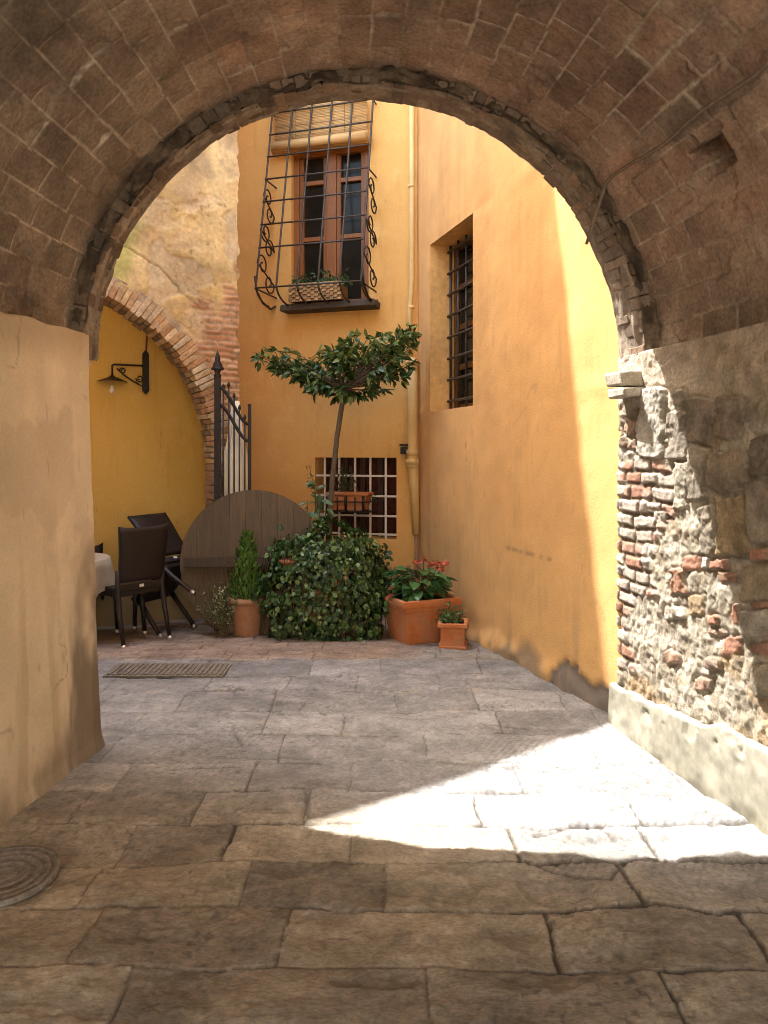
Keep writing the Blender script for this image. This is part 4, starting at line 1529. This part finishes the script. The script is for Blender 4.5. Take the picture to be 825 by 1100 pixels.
# ---- chairs and table
def chair_parts(root):
    """built round its own origin: seat at .45, facing +y"""
    def part(mb, name, m, bev=0.0, par=None):
        o = mb.build(name, m, None, bevel=bev)
        o.parent = par or root
        return o
    m_ = MB()                                               # curved woven back with a waisted outline
    n1, n2 = 10, 12
    for sgn in (0, 1):
        vs, fs = [], []
        for j in range(n2 + 1):
            z = .50 + .435 * j / n2
            wd_ = .195 + .025 * (j / n2) ** 1.5
            y = -.20 - .02 * math.sin(j / n2 * math.pi) - .055 * (j / n2) ** 2
            for i in range(n1 + 1):
                t_ = i / n1 * 2 - 1
                zz = z + (.018 * (abs(t_) ** 3) - .004 if j == n2 else 0)
                vs.append((t_ * wd_, y - .022 * sgn - .018 * (1 - t_ * t_), zz))
        for j in range(n2):
            for i in range(n1):
                a = j * (n1 + 1) + i
                fs.append((a, a + 1, a + n1 + 2, a + n1 + 1) if sgn else (a, a + n1 + 1, a + n1 + 2, a + 1))
        m_.add(vs, fs, smooth=True)
    n0 = (n1 + 1) * (n2 + 1)
    rimi = [i for i in range(n1 + 1)] + [j * (n1 + 1) + n1 for j in range(1, n2 + 1)] + [n2 * (n1 + 1) + i for i in range(n1 - 1, -1, -1)] + [j * (n1 + 1) for j in range(n2 - 1, 0, -1)]
    for a, b in zip(rimi, rimi[1:] + rimi[:1]):
        m_.f.append((a, b, n0 + b, n0 + a))
        m_.c.append((1, 1, 1))
        m_.sm.append(False)
    part(m_, 'backrest', M_CHAIR)
    m_ = MB()
    m_.box((0, .02, .422), (.43, .45, .075))
    m_.box((0, -.212, .455), (.38, .024, .06))
    part(m_, 'seat', M_CHAIR, .012)
    m_ = MB()
    m_.box((0, -.2275, .462), (.038, .006, .022))
    part(m_, 'tag', M_TAG)
    for sx in (-1, 1):
        for sy in (-1, 1):
            m_ = MB()
            top = Vector((sx * .195, .19 if sy > 0 else -.205, .46 if sy < 0 else .43))
            bot = Vector((sx * .205, .225 if sy > 0 else -.31, .028))
            if sy < 0:
                m_.tube([(sx * .200, -.215, .60), top, top.lerp(bot, .5) + Vector((0, .012, 0)), bot], [.018, .023, .021, .017], 8)
            else:
                m_.tube([top, bot], [.024, .018], 8)
            lg = part(m_, 'leg', M_CHAIRLEG)
            m_ = MB()
            d_ = (bot - top).normalized()
            m_.tube([bot - d_ * .004, bot + d_ * .030], .0185, 8)
            part(m_, 'foot_cap', M_CAP, par=lg)


ch1 = thing('chair', (0, 0, 0), 'dark brown woven chair nearest the court, seen from behind', 'chair', 'brown woven chairs')
chair_parts(ch1)


def copy_chair(label):
    r = ch1.copy()
    C.objects.link(r)
    r['label'] = label
    for c in list(ch1.children):
        d = c.copy()
        C.objects.link(d)
        d.parent = r
        for q in list(c.children):
            e = q.copy()
            C.objects.link(e)
            e.parent = d
    return r


ch2 = copy_chair('dark brown woven chair tipped forward against the table with its legs in the air')
ch3 = copy_chair('dark brown woven chair tucked at the left, half hidden by the cream wall')
ch1.location = on_ground(153, 690) + Vector((-.175, .14, 0))
ch1.rotation_euler = (0, 0, math.radians(49))
ch1.location.z = float(gz(6.0))
ch2.rotation_mode = 'XYZ'
ch2.rotation_euler = (math.radians(-48), 0, math.radians(62))
pv = on_ground(192, 679)
Rm = ch2.rotation_euler.to_matrix()
ch2.location = pv - Rm @ Vector((0, .225, 0.0))
ch3.location = on_ground(104, 690) + Vector((0, .22, 0))
ch3.rotation_euler = (0, 0, math.radians(-40))

ch4 = copy_chair('dark brown woven chair behind the cloth-covered table, only its top in sight')
ch4.location = Vector((-2.60, 6.50, 0))
ch4.location.z = float(gz(6.5))
ch4.rotation_euler = (0, 0, math.radians(215))

tb = Vector((-2.60, 6.0, float(gz(6.02)) - .055))
tbl = thing('table', tb, 'round table beside the brown chairs under a cream cloth', 'table')
m_ = MB()
m_.tube([tb + Zv * .02, tb + Zv * .70], .035, 12)
m_.build('pedestal', M_IRON, tbl)
m_ = MB()
m_.lathe(tb, [(0, .03), (.20, .03), (.22, .015), (.22, 0)], 24)
m_.build('base', M_IRON, tbl)
m_ = MB()
m_.lathe(tb, [(0, .725), (.36, .725), (.365, .71), (.36, .695), (0, .695)], 36)
m_.build('tabletop', M_OLDWOOD, tbl)
cl = MB()
n_ = 72
vs, fs = [], []
for r_, z_, wv in [(0.001, .731, 0), (.2, .732, 0), (.36, .731, 0), (.374, .722, 0), (.385, .66, .02), (.40, .56, .05), (.41, .46, .07)]:
    for k in range(n_):
        a = 2 * math.pi * k / n_
        rr_ = r_ * (1 + wv * math.sin(a * 9 + 1) + wv * .6 * math.sin(a * 4))
        vs.append(tb + Vector((rr_ * math.cos(a), rr_ * math.sin(a), z_ + (.03 * math.sin(a * 4 + 1.5) if z_ < .5 else 0))))
for i in range(6):
    for k in range(n_):
        fs.append((i * n_ + k, i * n_ + (k + 1) % n_, (i + 1) * n_ + (k + 1) % n_, (i + 1) * n_ + k))
cl.add(vs, fs, smooth=True)
clt = thing('tablecloth', tb + Zv * .73, 'cream cloth draped over the round table at the left', 'tablecloth')
cl.build('cloth', M_CLOTH, clt)

# ---- pots and plants
def green(a, b, t=None):
    t = R.random() if t is None else t
    return tuple(x + (y - x) * t for x, y in zip(a, b))


def rdir(up=0.0):
    v = Vector((R.gauss(0, 1), R.gauss(0, 1), R.gauss(0, 1) + up))
    return v.normalized()


def square_pot(name, root, c, wb, wt, h, rz, mat, rim=.035, lip=.03, mid=True):
    M = Matrix.Rotation(rz, 4, 'Z')
    mb = MB()

    def ring_(wd_, z):
        return [Vector(c) + M @ Vector((sx * wd_ / 2, sy * wd_ / 2, z)) for sx, sy in ((-1, -1), (1, -1), (1, 1), (-1, 1))]
    prof = [(wb * .6, 0.0), (wb, 0.0), (wb + .004, .015)]
    if mid:
        w7 = wb + (wt - wb) * .74
        prof += [(w7, h * .74), (w7 + .014, h * .75)]
    prof += [(wt, h - rim), (wt + lip * 2, h - rim + .002), (wt + lip * 2 + .006, h - rim * .5), (wt + lip * 2, h), (wt - .02, h), (wt - .04, h - .05), (0.001, h - .05)]
    vs = []
    for wd_, z in prof: vs += ring_(wd_, z)
    fs = []
    for i in range(len(prof) - 1):
        for k in range(4):
            fs.append((i * 4 + k, i * 4 + (k + 1) % 4, i * 4 + 4 + (k + 1) % 4, i * 4 + 4 + k))
    mb.add(vs, fs)
    o = mb.build(name, mat, root, bevel=.007)
    sm = MB()
    sm.add([v + Vector((0, 0, .012)) for v in ring_(wt - .05, h - .05)], [(0, 1, 2, 3)])
    sm.build('soil', M_SOIL, root)
    return o


# big square pot with red begonias
bp0 = on_ground(452, 691) + Vector((-.01, .16, 0))
bp0.z = float(gz(bp0.y))
big = thing('flower_pot', bp0, 'large square terracotta pot of red flowers and broad leaves in the corner', 'potted plant')
square_pot('pot', big, bp0, .36, .47, .37, math.radians(24), M_TERRA, .055, .022)
lf, fl, stm = MB(), MB(), MB()
for i in range(110):
    a = R.uniform(0, 6.283)
    r_ = .20 * math.sqrt(R.random())
    hh = R.uniform(.02, .25) * (1 - r_ * 1.2)
    base = bp0 + Vector((.10 * math.cos(a) * R.random(), .10 * math.sin(a) * R.random(), .34))
    p = bp0 + Vector((r_ * math.cos(a), r_ * math.sin(a), .36 + hh))
    stm.tube([base, (base + p) / 2 + Vector((0, 0, .02)), p], .003, 5, (.10, .08, .03))
    d = Vector((math.cos(a), math.sin(a), R.uniform(-.3, .25))) + rdir() * .35
    lf.leaf(p, d, Vector((0, 0, 1)) + rdir() * .55, R.uniform(.09, .16), R.uniform(.06, .10), green((.022, .075, .018), (.08, .19, .05)), .18, .3)
for (px, py) in [(462, 606), (470, 604), (474, 609), (478, 606), (418, 640), (422, 634), (455, 600), (447, 604)]:
    p = P(px, py, bp0.y - .12)
    if px > 440: stm.tube([bp0 + Vector((.03, 0, .36)), bp0.lerp(p, .6) + Vector((.02, 0, .10)), p], .003, 5, (.22, .08, .04))
    for k in range(8):
        fl.leaf(p + rdir() * .014, rdir(-.2), rdir(), R.uniform(.028, .045), R.uniform(.02, .034), green((.42, .06, .035), (.56, .16, .09)), .2, .2)
    fl.build('flower', M_FLOWER, big)
    fl = MB()
lf.build('foliage', M_LEAF, big)
stm.build('stems', M_SOFT, big)

# small square pot
sp0 = on_ground(488, 697) + Vector((0, .10, 0))
sp0.z = float(gz(sp0.y))
sm = thing('flower_pot', sp0, 'small square terracotta pot with a low green plant against the ochre wall', 'potted plant')
mb = MB()
M = Matrix.Rotation(math.radians(-8), 4, 'Z')
mb.box(sp0 + Vector((0, 0, .09)), (.185, .185, .15), M)
mb.box(sp0 + Vector((0, 0, .0125)), (.215, .215, .025), M)
for sx, sy in ((0, 1), (0, -1), (1, 0), (-1, 0)):
    mb.box(sp0 + M @ Vector((sx * .1, sy * .1, .183)), (.225 if sx == 0 else .03, .225 if sy == 0 else .03, .034 + .002 * abs(sx)), M)
mb.build('pot', M_TERRA, sm, bevel=.006)
mb = MB()
mb.box(sp0 + Vector((0, 0, .175)), (.17, .17, .01), M)
mb.build('soil', M_SOIL, sm)
lf = MB()
for i in range(150):
    p = sp0 + Vector((R.gauss(-.025, .050), R.gauss(0, .045), .19 + abs(R.gauss(0, .052))))
    lf.leaf(p, rdir(.5), rdir(.6), R.uniform(.03, .06), R.uniform(.010, .018), green((.03, .085, .025), (.09, .18, .06)), .2, .3)
for i in range(16):
    p = sp0 + Vector((R.uniform(.04, .09), R.uniform(-.06, .0), .19 + R.uniform(0, .05)))
    lf.leaf(p, rdir(.2), rdir(.6), R.uniform(.03, .05), .012, green((.10, .05, .03), (.16, .09, .05)), .2, .4)
lf.build('foliage', M_SOFT, sm)

# conical conifer in an old round pot, a trailing variegated plant beside it
cp0 = on_ground(263, 685) + Vector((0, .15, 0))
cp0.z = float(gz(cp0.y))
cf = thing('potted_conifer', cp0, 'old round terracotta pot holding a small conical conifer before the tabletop', 'potted conifer')
mb = MB()
mb.lathe(cp0, [(.0, .0), (.115, .0), (.122, .012), (.150, .27), (.148, .275), (.172, .278), (.178, .30), (.172, .325), (.150, .33), (.140, .30), (0, .295)], 40)
mb.build('pot', M_TERRA_OLD, cf)
mb = MB()
for i in range(2600):
    t_ = R.random() ** .95
    hgt = .54 * t_
    a = R.uniform(0, 6.283)
    r_ = (.170 * (1 - t_ ** 1.25) + .014) * (1 + .35 * float(noise(a * 1.3, t_ * 6, 0, 9))) * math.sqrt(R.uniform(.25, 1.15))
    p = cp0 + Vector((r_ * math.cos(a) - .01, r_ * math.sin(a), .31 + hgt))
    d = Vector((math.cos(a) * .6, math.sin(a) * .6, 1.0)) + rdir() * .5
    mb.leaf(p, d, Vector((math.cos(a), math.sin(a), .2)) + rdir() * .5, R.uniform(.035, .065), R.uniform(.012, .020), green((.035, .085, .012), (.14, .24, .04)), .1, .25)
mb.build('foliage', M_SOFT, cf)
mb = MB()
mb.tube([cp0 + Zv * .28, cp0 + Zv * .78], [.014, .003], 7)
mb.build('trunk', M_TRUNK, cf)
tv0 = on_ground(236, 686) + Vector((0, .03, 0))
tv0.z = float(gz(tv0.y))
tv = thing('trailing_plant', tv0, 'straggly pale variegated plant left of the round conifer pot', 'plant')
mb, st = MB(), MB()
for i in range(34):
    a = R.uniform(0, 6.283)
    top = tv0 + Vector((R.gauss(-.0, .07), R.gauss(0, .05), R.uniform(.22, .47)))
    base = tv0 + Vector((R.gauss(.02, .03), R.gauss(.02, .03), .02))
    midp = (base + top) / 2 + Vector((R.gauss(-.02, .04), R.gauss(0, .03), .05))
    pts = [base * (1 - k / 6) ** 2 + midp * 2 * (k / 6) * (1 - k / 6) + top * (k / 6) ** 2 for k in range(7)]
    st.tube(pts, .0022, 4, (.16, .13, .06))
    for k in range(18):
        q = R.randrange(2, 7)
        p = pts[q] + rdir() * .012
        mb.leaf(p, rdir(), rdir(.5), R.uniform(.015, .028), R.uniform(.010, .017), green((.10, .13, .04), (.55, .50, .32)) if R.random() < .55 else green((.05, .08, .02), (.12, .15, .05)), .2, .2)
mb.build('foliage', M_SOFT, tv)
st.build('stems', M_SOFT, tv)

# ivy heap over its pot
iv0 = on_ground(346, 689) + Vector((0, .30, 0))
iv0.z = float(gz(iv0.y))
iv = thing('ivy_bush', iv0, 'dense dark green ivy heaped over a hidden pot below the barred window', 'ivy')
mb = MB()
mb.lathe(iv0 + Vector((0, 0, 0)), [(.0, .0), (.16, .0), (.19, .36), (.21, .37), (.21, .42), (.18, .42), (0, .40)], 32)
mb.build('pot', M_TERRA_OLD, iv)
mb = MB()
mb.lathe(P(310, 603, iv0.y - .15) - Zv * .10, [(.0, .0), (.06, .0), (.08, .09), (.09, .095), (.09, .12), (.075, .12), (0, .11)], 20)
mb.build('small_pot', M_TERRA_OLD, iv)
lf, st = MB(), MB()


def ivy_r(az, el):
    """radius of the heap in a direction: uneven lobes"""
    v = Vector((math.cos(el) * math.cos(az), math.cos(el) * math.sin(az), math.sin(el)))
    k = 1 + .20 * float(noise(v.x * 2.6 + 5, v.y * 2.6, v.z * 2.6, 5)) + .13 * float(noise(v.x * 5, v.y * 5, v.z * 5, 6))
    return v, k


cnt = 0
while cnt < 6500:
    az, sz = R.uniform(0, 6.283), R.uniform(-.75, 1)
    el = math.asin(sz)
    v, k = ivy_r(az, el)
    if v.y > .55: continue
    s = k * (R.uniform(.80, 1.04) if R.random() < .8 else R.uniform(.45, .85))
    bx = 1 / max(abs(v.x), abs(v.z) * .95, .55) ** .55
    p = iv0 + Vector((v.x * .50 * s * bx, v.y * .34 * s, .40 + v.z * (.475 if v.z > 0 else .50) * s * bx))
    if p.z < iv0.z + .02: continue
    if s > .8 and float(noise(p.x * 7, p.y * 7, p.z * 7, 17)) > .38: continue
    qx, qy = proj(p.x, p.y, p.z)
    if abs(qx - 310) < 7 and abs(qy - 602) < 5 and p.y < iv0.y: continue
    out = Vector((v.x, v.y, v.z * .6 - .1)).normalized()
    d = (Vector((0, 0, -1)) + out * .55 + rdir() * .65)
    c = green((.010, .030, .006), (.052, .112, .020), R.random() ** 1.3)
    if R.random() < .17: c = green((.11, .19, .05), (.25, .33, .13))  # paler leaves stand in for highlights, painted into the leaf colour
    L_ = R.uniform(.028, .056)
    lf.leaf(p, d, out + rdir() * .35, L_, L_ * R.uniform(.75, 1.0), c, .22, .2)
    cnt += 1
for i in range(60):
    az = R.uniform(3.3, 6.1)
    v, k = ivy_r(az, 0)
    p0 = iv0 + Vector((v.x * .5, v.y * .3, R.uniform(.3, .8)))
    p1 = iv0 + Vector((v.x * .56, v.y * .36, R.uniform(.03, .3)))
    st.tube([p0, (p0 + p1) / 2 + out * .02, p1], .003, 4, (.10, .06, .03))
for k in range(46):
    az, el = R.uniform(3.2, 6.2), R.uniform(-.3, 1.35)
    v, kk = ivy_r(az, el)
    b0 = iv0 + Vector((v.x * .46, v.y * .30, .40 + v.z * .43))
    d0 = (Vector((v.x, v.y * .5, v.z * .6)) + rdir() * .5).normalized()
    pts = [b0 + d0 * (.03 * j) + Vector((0, 0, -.0035 * j * j)) for j in range(R.randint(4, 7))]
    st.tube(pts, .002, 4, (.10, .08, .03))
    for q in pts[1:]:
        for _ in range(2):
            L_ = R.uniform(.024, .05)
            lf.leaf(q, rdir(-.4) + v * .4, v + rdir() * .6, L_, L_ * .9, green((.03, .07, .015), (.14, .21, .06)) if R.random() < .93 else (.20, .13, .05), .22, .2)
for (px, py, dx, dy) in [(408, 598, 10, 6), (414, 592, 6, 5), (418, 600, 6, 8), (405, 655, 4, 10), (410, 648, 6, 8), (404, 663, 3, 5), (300, 566, -8, -2)]:
    for k in range(5):
        p = P(px + R.uniform(-dx, dx) * .8, py + R.uniform(-dy, dy), iv0.y - .1 + R.uniform(-.05, .05))
        lf.leaf(p, rdir(-.6), Vector((0, -1, .3)) + rdir() * .4, R.uniform(.035, .055), R.uniform(.03, .05), green((.014, .035, .012), (.04, .08, .03)), .2, .2)
lf.build('foliage', M_LEAF, iv)
st.build('stems', M_SOFT, iv)

# umbrella-shaped tree behind the ivy
tr0 = P(352, 650, 6.78)
tr0.z = float(gz(6.78))
tree = thing('potted_tree', tr0, 'slender potted tree with flat spreading glossy crown behind the ivy', 'tree')
mb = MB()
mb.lathe(tr0, [(0, 0), (.15, 0), (.20, .38), (.23, .385), (.23, .43), (.19, .43), (0, .40)], 28)
mb.build('pot', M_TERRA_OLD, tree)
mb, lf = MB(), MB()
ty_ = 6.78
trunk = [P(351, 610, ty_), P(354, 560, ty_), P(357, 515, ty_), P(362, 470, ty_ - .01), P(367, 437, ty_ - .02), P(371, 418, ty_ - .03)]
trunk[0].z = tr0.z + .38
mb.tube(trunk, [.030, .028, .025, .024, .024, .020], 10)
fork = trunk[-1]
# crown outline measured along its spread: pixel column -> top and bottom row
prof = [(276, 388, 392), (290, 379, 394), (305, 373, 402), (320, 374, 411), (335, 376, 420), (350, 378, 429), (365, 368, 434), (380, 362, 436), (395, 362, 434), (410, 360, 424), (425, 356, 416), (438, 352, 400), (446, 356, 392)]
pxs = [p[0] for p in prof]
tops = [p[1] for p in prof]
bots = [p[2] for p in prof]
tips = []
for i in range(84):
    px = R.uniform(278, 447)
    a, b = np.interp(px, pxs, tops), np.interp(px, pxs, bots)
    py = a + (b - a) * R.random() ** 1.1
    dep = ty_ + R.gauss(0, .22) * (1 if 300 < px < 430 else .5)
    dep = min(dep, 7.05)
    tips.append(P(px, py, dep))
for tp in tips:
    m1 = fork.lerp(tp, .45) + Vector((0, 0, .05 - .06 * R.random())) + rdir() * .03
    pts = [fork * (1 - k / 6) ** 2 + m1 * 2 * (k / 6) * (1 - k / 6) + tp * (k / 6) ** 2 for k in range(7)]
    mb.tube(pts, [.011, .009, .007, .006, .005, .004, .003], 5)
    for k in range(25):
        q = R.choice([3, 4, 4, 5, 5, 6, 6])
        p = pts[q] + rdir() * .022
        out = (tp - fork).normalized()
        d = out * .7 + rdir(-.12) * .8 + Vector((0, 0, -.1))
        c = green((.018, .05, .010), (.055, .10, .022))
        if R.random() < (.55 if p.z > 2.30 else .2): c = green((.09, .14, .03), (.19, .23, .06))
        L_ = R.uniform(.045, .115)
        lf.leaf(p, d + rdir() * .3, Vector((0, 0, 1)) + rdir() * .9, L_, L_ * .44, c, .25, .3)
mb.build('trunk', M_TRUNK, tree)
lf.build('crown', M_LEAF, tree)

# broad-leaved sapling against the trunk
sa0 = P(340, 650, 6.62)
sa0.z = float(gz(6.62))
sa = thing('sapling', sa0, 'leafy sapling with broad drooping leaves rising left of the tree trunk', 'plant')
st, lf = MB(), MB()
for (px, py) in [(330, 537), (338, 515), (344, 530), (350, 548), (334, 552), (345, 558)]:
    tp = P(px, py, 6.60 + R.uniform(-.04, .04))
    b0 = sa0 + Vector((R.uniform(-.02, .02), 0, .02))
    pts = [b0, b0.lerp(tp, .5) + Vector((.015, 0, .05)), b0.lerp(tp, .85), tp]
    st.tube(pts, .005, 6, (.13, .12, .05))
    for k in range(8):
        p = pts[2].lerp(pts[3], R.uniform(.2, 1.1)) + rdir() * .015
        L_ = R.uniform(.07, .13)
        lf.leaf(p, rdir(-.5) + Vector((-.25, -.2, 0)), Vector((0, -.6, 1)) + rdir() * .5, L_, L_ * .42, green((.03, .07, .02), (.09, .15, .05)), .2, .4)
for k in range(26):
    p = P(333 + R.gauss(0, 3), 505 + R.uniform(-6, 22), 6.60)
    lf.leaf(p, rdir(.5), rdir(), R.uniform(.02, .035), .013, green((.10, .13, .05), (.20, .20, .09)), .2, .2)
st.tube([P(338, 525, 6.6), P(332, 500, 6.6)], .003, 5, (.13, .12, .05))
st.build('stems', M_SOFT, sa)
lf.build('foliage', M_LEAF, sa)

# terracotta trough hung on the lower grille
hp0 = onplane(375, 549, OB, NB, .12)
hp = thing('hanging_planter', hp0, 'terracotta trough in an iron holder hung on the white window bars', 'planter')
ua_, ub2 = ub(354, 540, .12), ub(396, 540, .12)
zt2, zb2 = onplane(375, 529, OB, NB, .12).z, onplane(375, 548, OB, NB, .12).z
mb = MB()
um, uwid = (ua_ + ub2) / 2, ub2 - ua_
mb.box(bp(um, .10, (zt2 + zb2) / 2), (uwid, .17, zt2 - zb2), RB, (1, 1, 1), .0, .86)
mb.box(bp(um, .10, zt2 - .012), (uwid + .03, .20, .03), RB)
mb.build('trough', M_TERRA, hp, bevel=.006)
mb = MB()
for zz in (zb2 - .012, (zt2 + zb2) / 2):
    mb.tube([bp(ua_ - .02, -.01, zz), bp(ua_ - .02, .20, zz), bp(ub2 + .02, .20, zz), bp(ub2 + .02, -.01, zz)], .007, 6)
for k in range(5):
    uu = ua_ + uwid * (k + .25) / 4.5
    mb.tube([bp(uu, -.01, zb2 - .012), bp(uu, .20, zb2 - .012), bp(uu, .205, (zt2 + zb2) / 2 + .05)], .007, 6)
    if k in (0, 2, 4): mb.tube([bp(uu, .21, zb2), bp(uu, .225, (zt2 + zb2) / 2), bp(uu, .21, zt2 - .03)], .013, 7)
mb.build('holder', M_IRON, hp)
lf, st = MB(), MB()
for i in range(17):
    b0 = bp(um + R.uniform(-.15, .10), .10, zt2)
    tp = b0 + Vector((R.gauss(-.02, .05), R.gauss(0, .04), R.uniform(.06, .27)))
    st.tube([b0, (b0 + tp) / 2 + rdir() * .015, tp], .0022, 4, (.12, .10, .05))
    for k in range(12):
        p = b0.lerp(tp, R.uniform(.2, 1.05)) + rdir() * .012
        lf.leaf(p, rdir(.1), rdir(.5), R.uniform(.016, .032), R.uniform(.010, .018), green((.03, .06, .02), (.10, .13, .05)), .2, .2)
for i in range(26):
    p = bp(ub2 + R.uniform(-.04, .10), .12 + R.uniform(-.03, .05), zt2 - R.uniform(-.02, .12))
    lf.leaf(p, rdir(-.5), rdir(.5), R.uniform(.02, .04), .018, green((.02, .03, .012), (.06, .07, .03)), .2, .3)
lf.build('foliage', M_SOFT, hp)
st.build('stems', M_SOFT, hp)

# basket planter on the upper sill, inside the grille
wb0 = bp((u0 + u1) / 2 - .06, .14, z0)
wp = thing('window_planter', wb0, 'woven basket of green plants on the sill of the upper window', 'planter')
mb = MB()
Wd = .56
for j in range(7):
    zz = z0 + .012 + j * .022
    for i in range(14):
        uu = -Wd / 2 + Wd * (i + .5) / 14
        k_ = R.uniform(.6, 1.15) if (i + j) % 2 else R.uniform(.45, .8)
        mb.box(wb0 + EB * uu + Zv * (zz - z0) + NB * (.10 + (.008 if (i + j) % 2 else -.002)), (Wd / 14 - .003, .02, .019), RB, (k_, k_, k_ * .95))
mb.box(wb0 + Zv * .08, (Wd - .01, .18, .14), RB, (.5, .45, .4))
mb.tube([wb0 + EB * (-Wd / 2) + NB * .105 + Zv * .17, wb0 + EB * (Wd / 2) + NB * .105 + Zv * .17], .013, 8, (.9, .85, .8))
mb.build('basket', M_BASKET, wp)
lf = MB()
for i in range(330):
    p = wb0 + EB * R.uniform(-Wd / 2, Wd / 2 + .05) + NB * R.uniform(-.06, .10) + Zv * (.16 + abs(R.gauss(0, .055)))
    lf.leaf(p, rdir(.3), rdir(.6), R.uniform(.03, .055), R.uniform(.018, .03), green((.025, .06, .02), (.09, .16, .05)), .2, .3)
lf.build('foliage', M_SOFT, wp)

# ---- iron covers in the paving
c0 = on_ground(182, 721)
dc = thing('drain_cover', c0 + Zv * .004, 'broad cast iron drain cover set in the paving before the chairs', 'drain cover')
mb = MB()
mb.box(c0 + Zv * .006, (.80, .30, .012))
mb.build('frame', M_COVER, dc)
mb = MB()
for i in range(22):
    mb.box(c0 + Vector((-.37 + .74 * i / 21, 0, .014)), (.024, .25, .008))
mb.build('grate', M_COVER, dc)
c1 = Vector((-1.34, 2.62, 0.012))
mc = thing('manhole_cover', c1, 'round iron manhole cover at the foot of the cream wall', 'manhole cover')
mb = MB()
mb.lathe(c1, [(0, .004), (.17, .004), (.17, .009), (.185, .009), (.185, -.01)], 48)
mb.build('plate', M_COVER, mc)
mb = MB()
for r_ in (.04, .08, .12, .15):
    mb.lathe(c1, [(r_ - .010, .004), (r_ - .006, .008), (r_ + .006, .008), (r_ + .010, .004)], 48)
mb.build('rings', M_COVER, mc)

# ================================================================== CAMERA, LIGHT
cam = bpy.data.cameras.new('camera')
co = bpy.data.objects.new('camera', cam)
C.objects.link(co)
co.location = (0, 0, EYE)
co.rotation_euler = (math.radians(90), 0, 0)
cam.sensor_fit = 'VERTICAL'
cam.sensor_height = 24
cam.lens = F / 1100 * 24
cam.shift_y = -64 / 1100
cam.clip_end = 500
bpy.context.scene.camera = co

S = Vector((-.42, .375, 1.0))
sun = bpy.data.lights.new('sun', 'SUN')
sun.energy = 2.0
sun.angle = math.radians(.5)
sun.color = (1.0, .965, .91)
so = bpy.data.objects.new('sun', sun)
C.objects.link(so)
so.rotation_euler = (-S).to_track_quat('-Z', 'Y').to_euler()

wd = bpy.data.worlds.new('World')
bpy.context.scene.world = wd
wd.use_nodes = True
nt = wd.node_tree
sky = nt.nodes.new('ShaderNodeTexSky')
sky.sky_type = 'NISHITA'
sky.sun_disc = False
sky.sun_elevation = math.asin(S.normalized().z)
sky.sun_rotation = math.atan2(S.x, S.y)
sky.dust_density = 4.0
sky.air_density = 1.6
sky.ozone_density = .6
bg = nt.nodes['Background']
nt.links.new(sky.outputs[0], bg.inputs[0])
bg.inputs[1].default_value = .15

sc = bpy.context.scene
sc.view_settings.view_transform = 'Standard'
sc.view_settings.look = 'None'
sc.view_settings.exposure = 3.4
sc.view_settings.gamma = 1.0
sc.render.engine = 'CYCLES'
sc.cycles.max_bounces = 12
sc.cycles.diffuse_bounces = 8
sc.cycles.use_denoising = True
sc.cycles.filter_width = 0.95
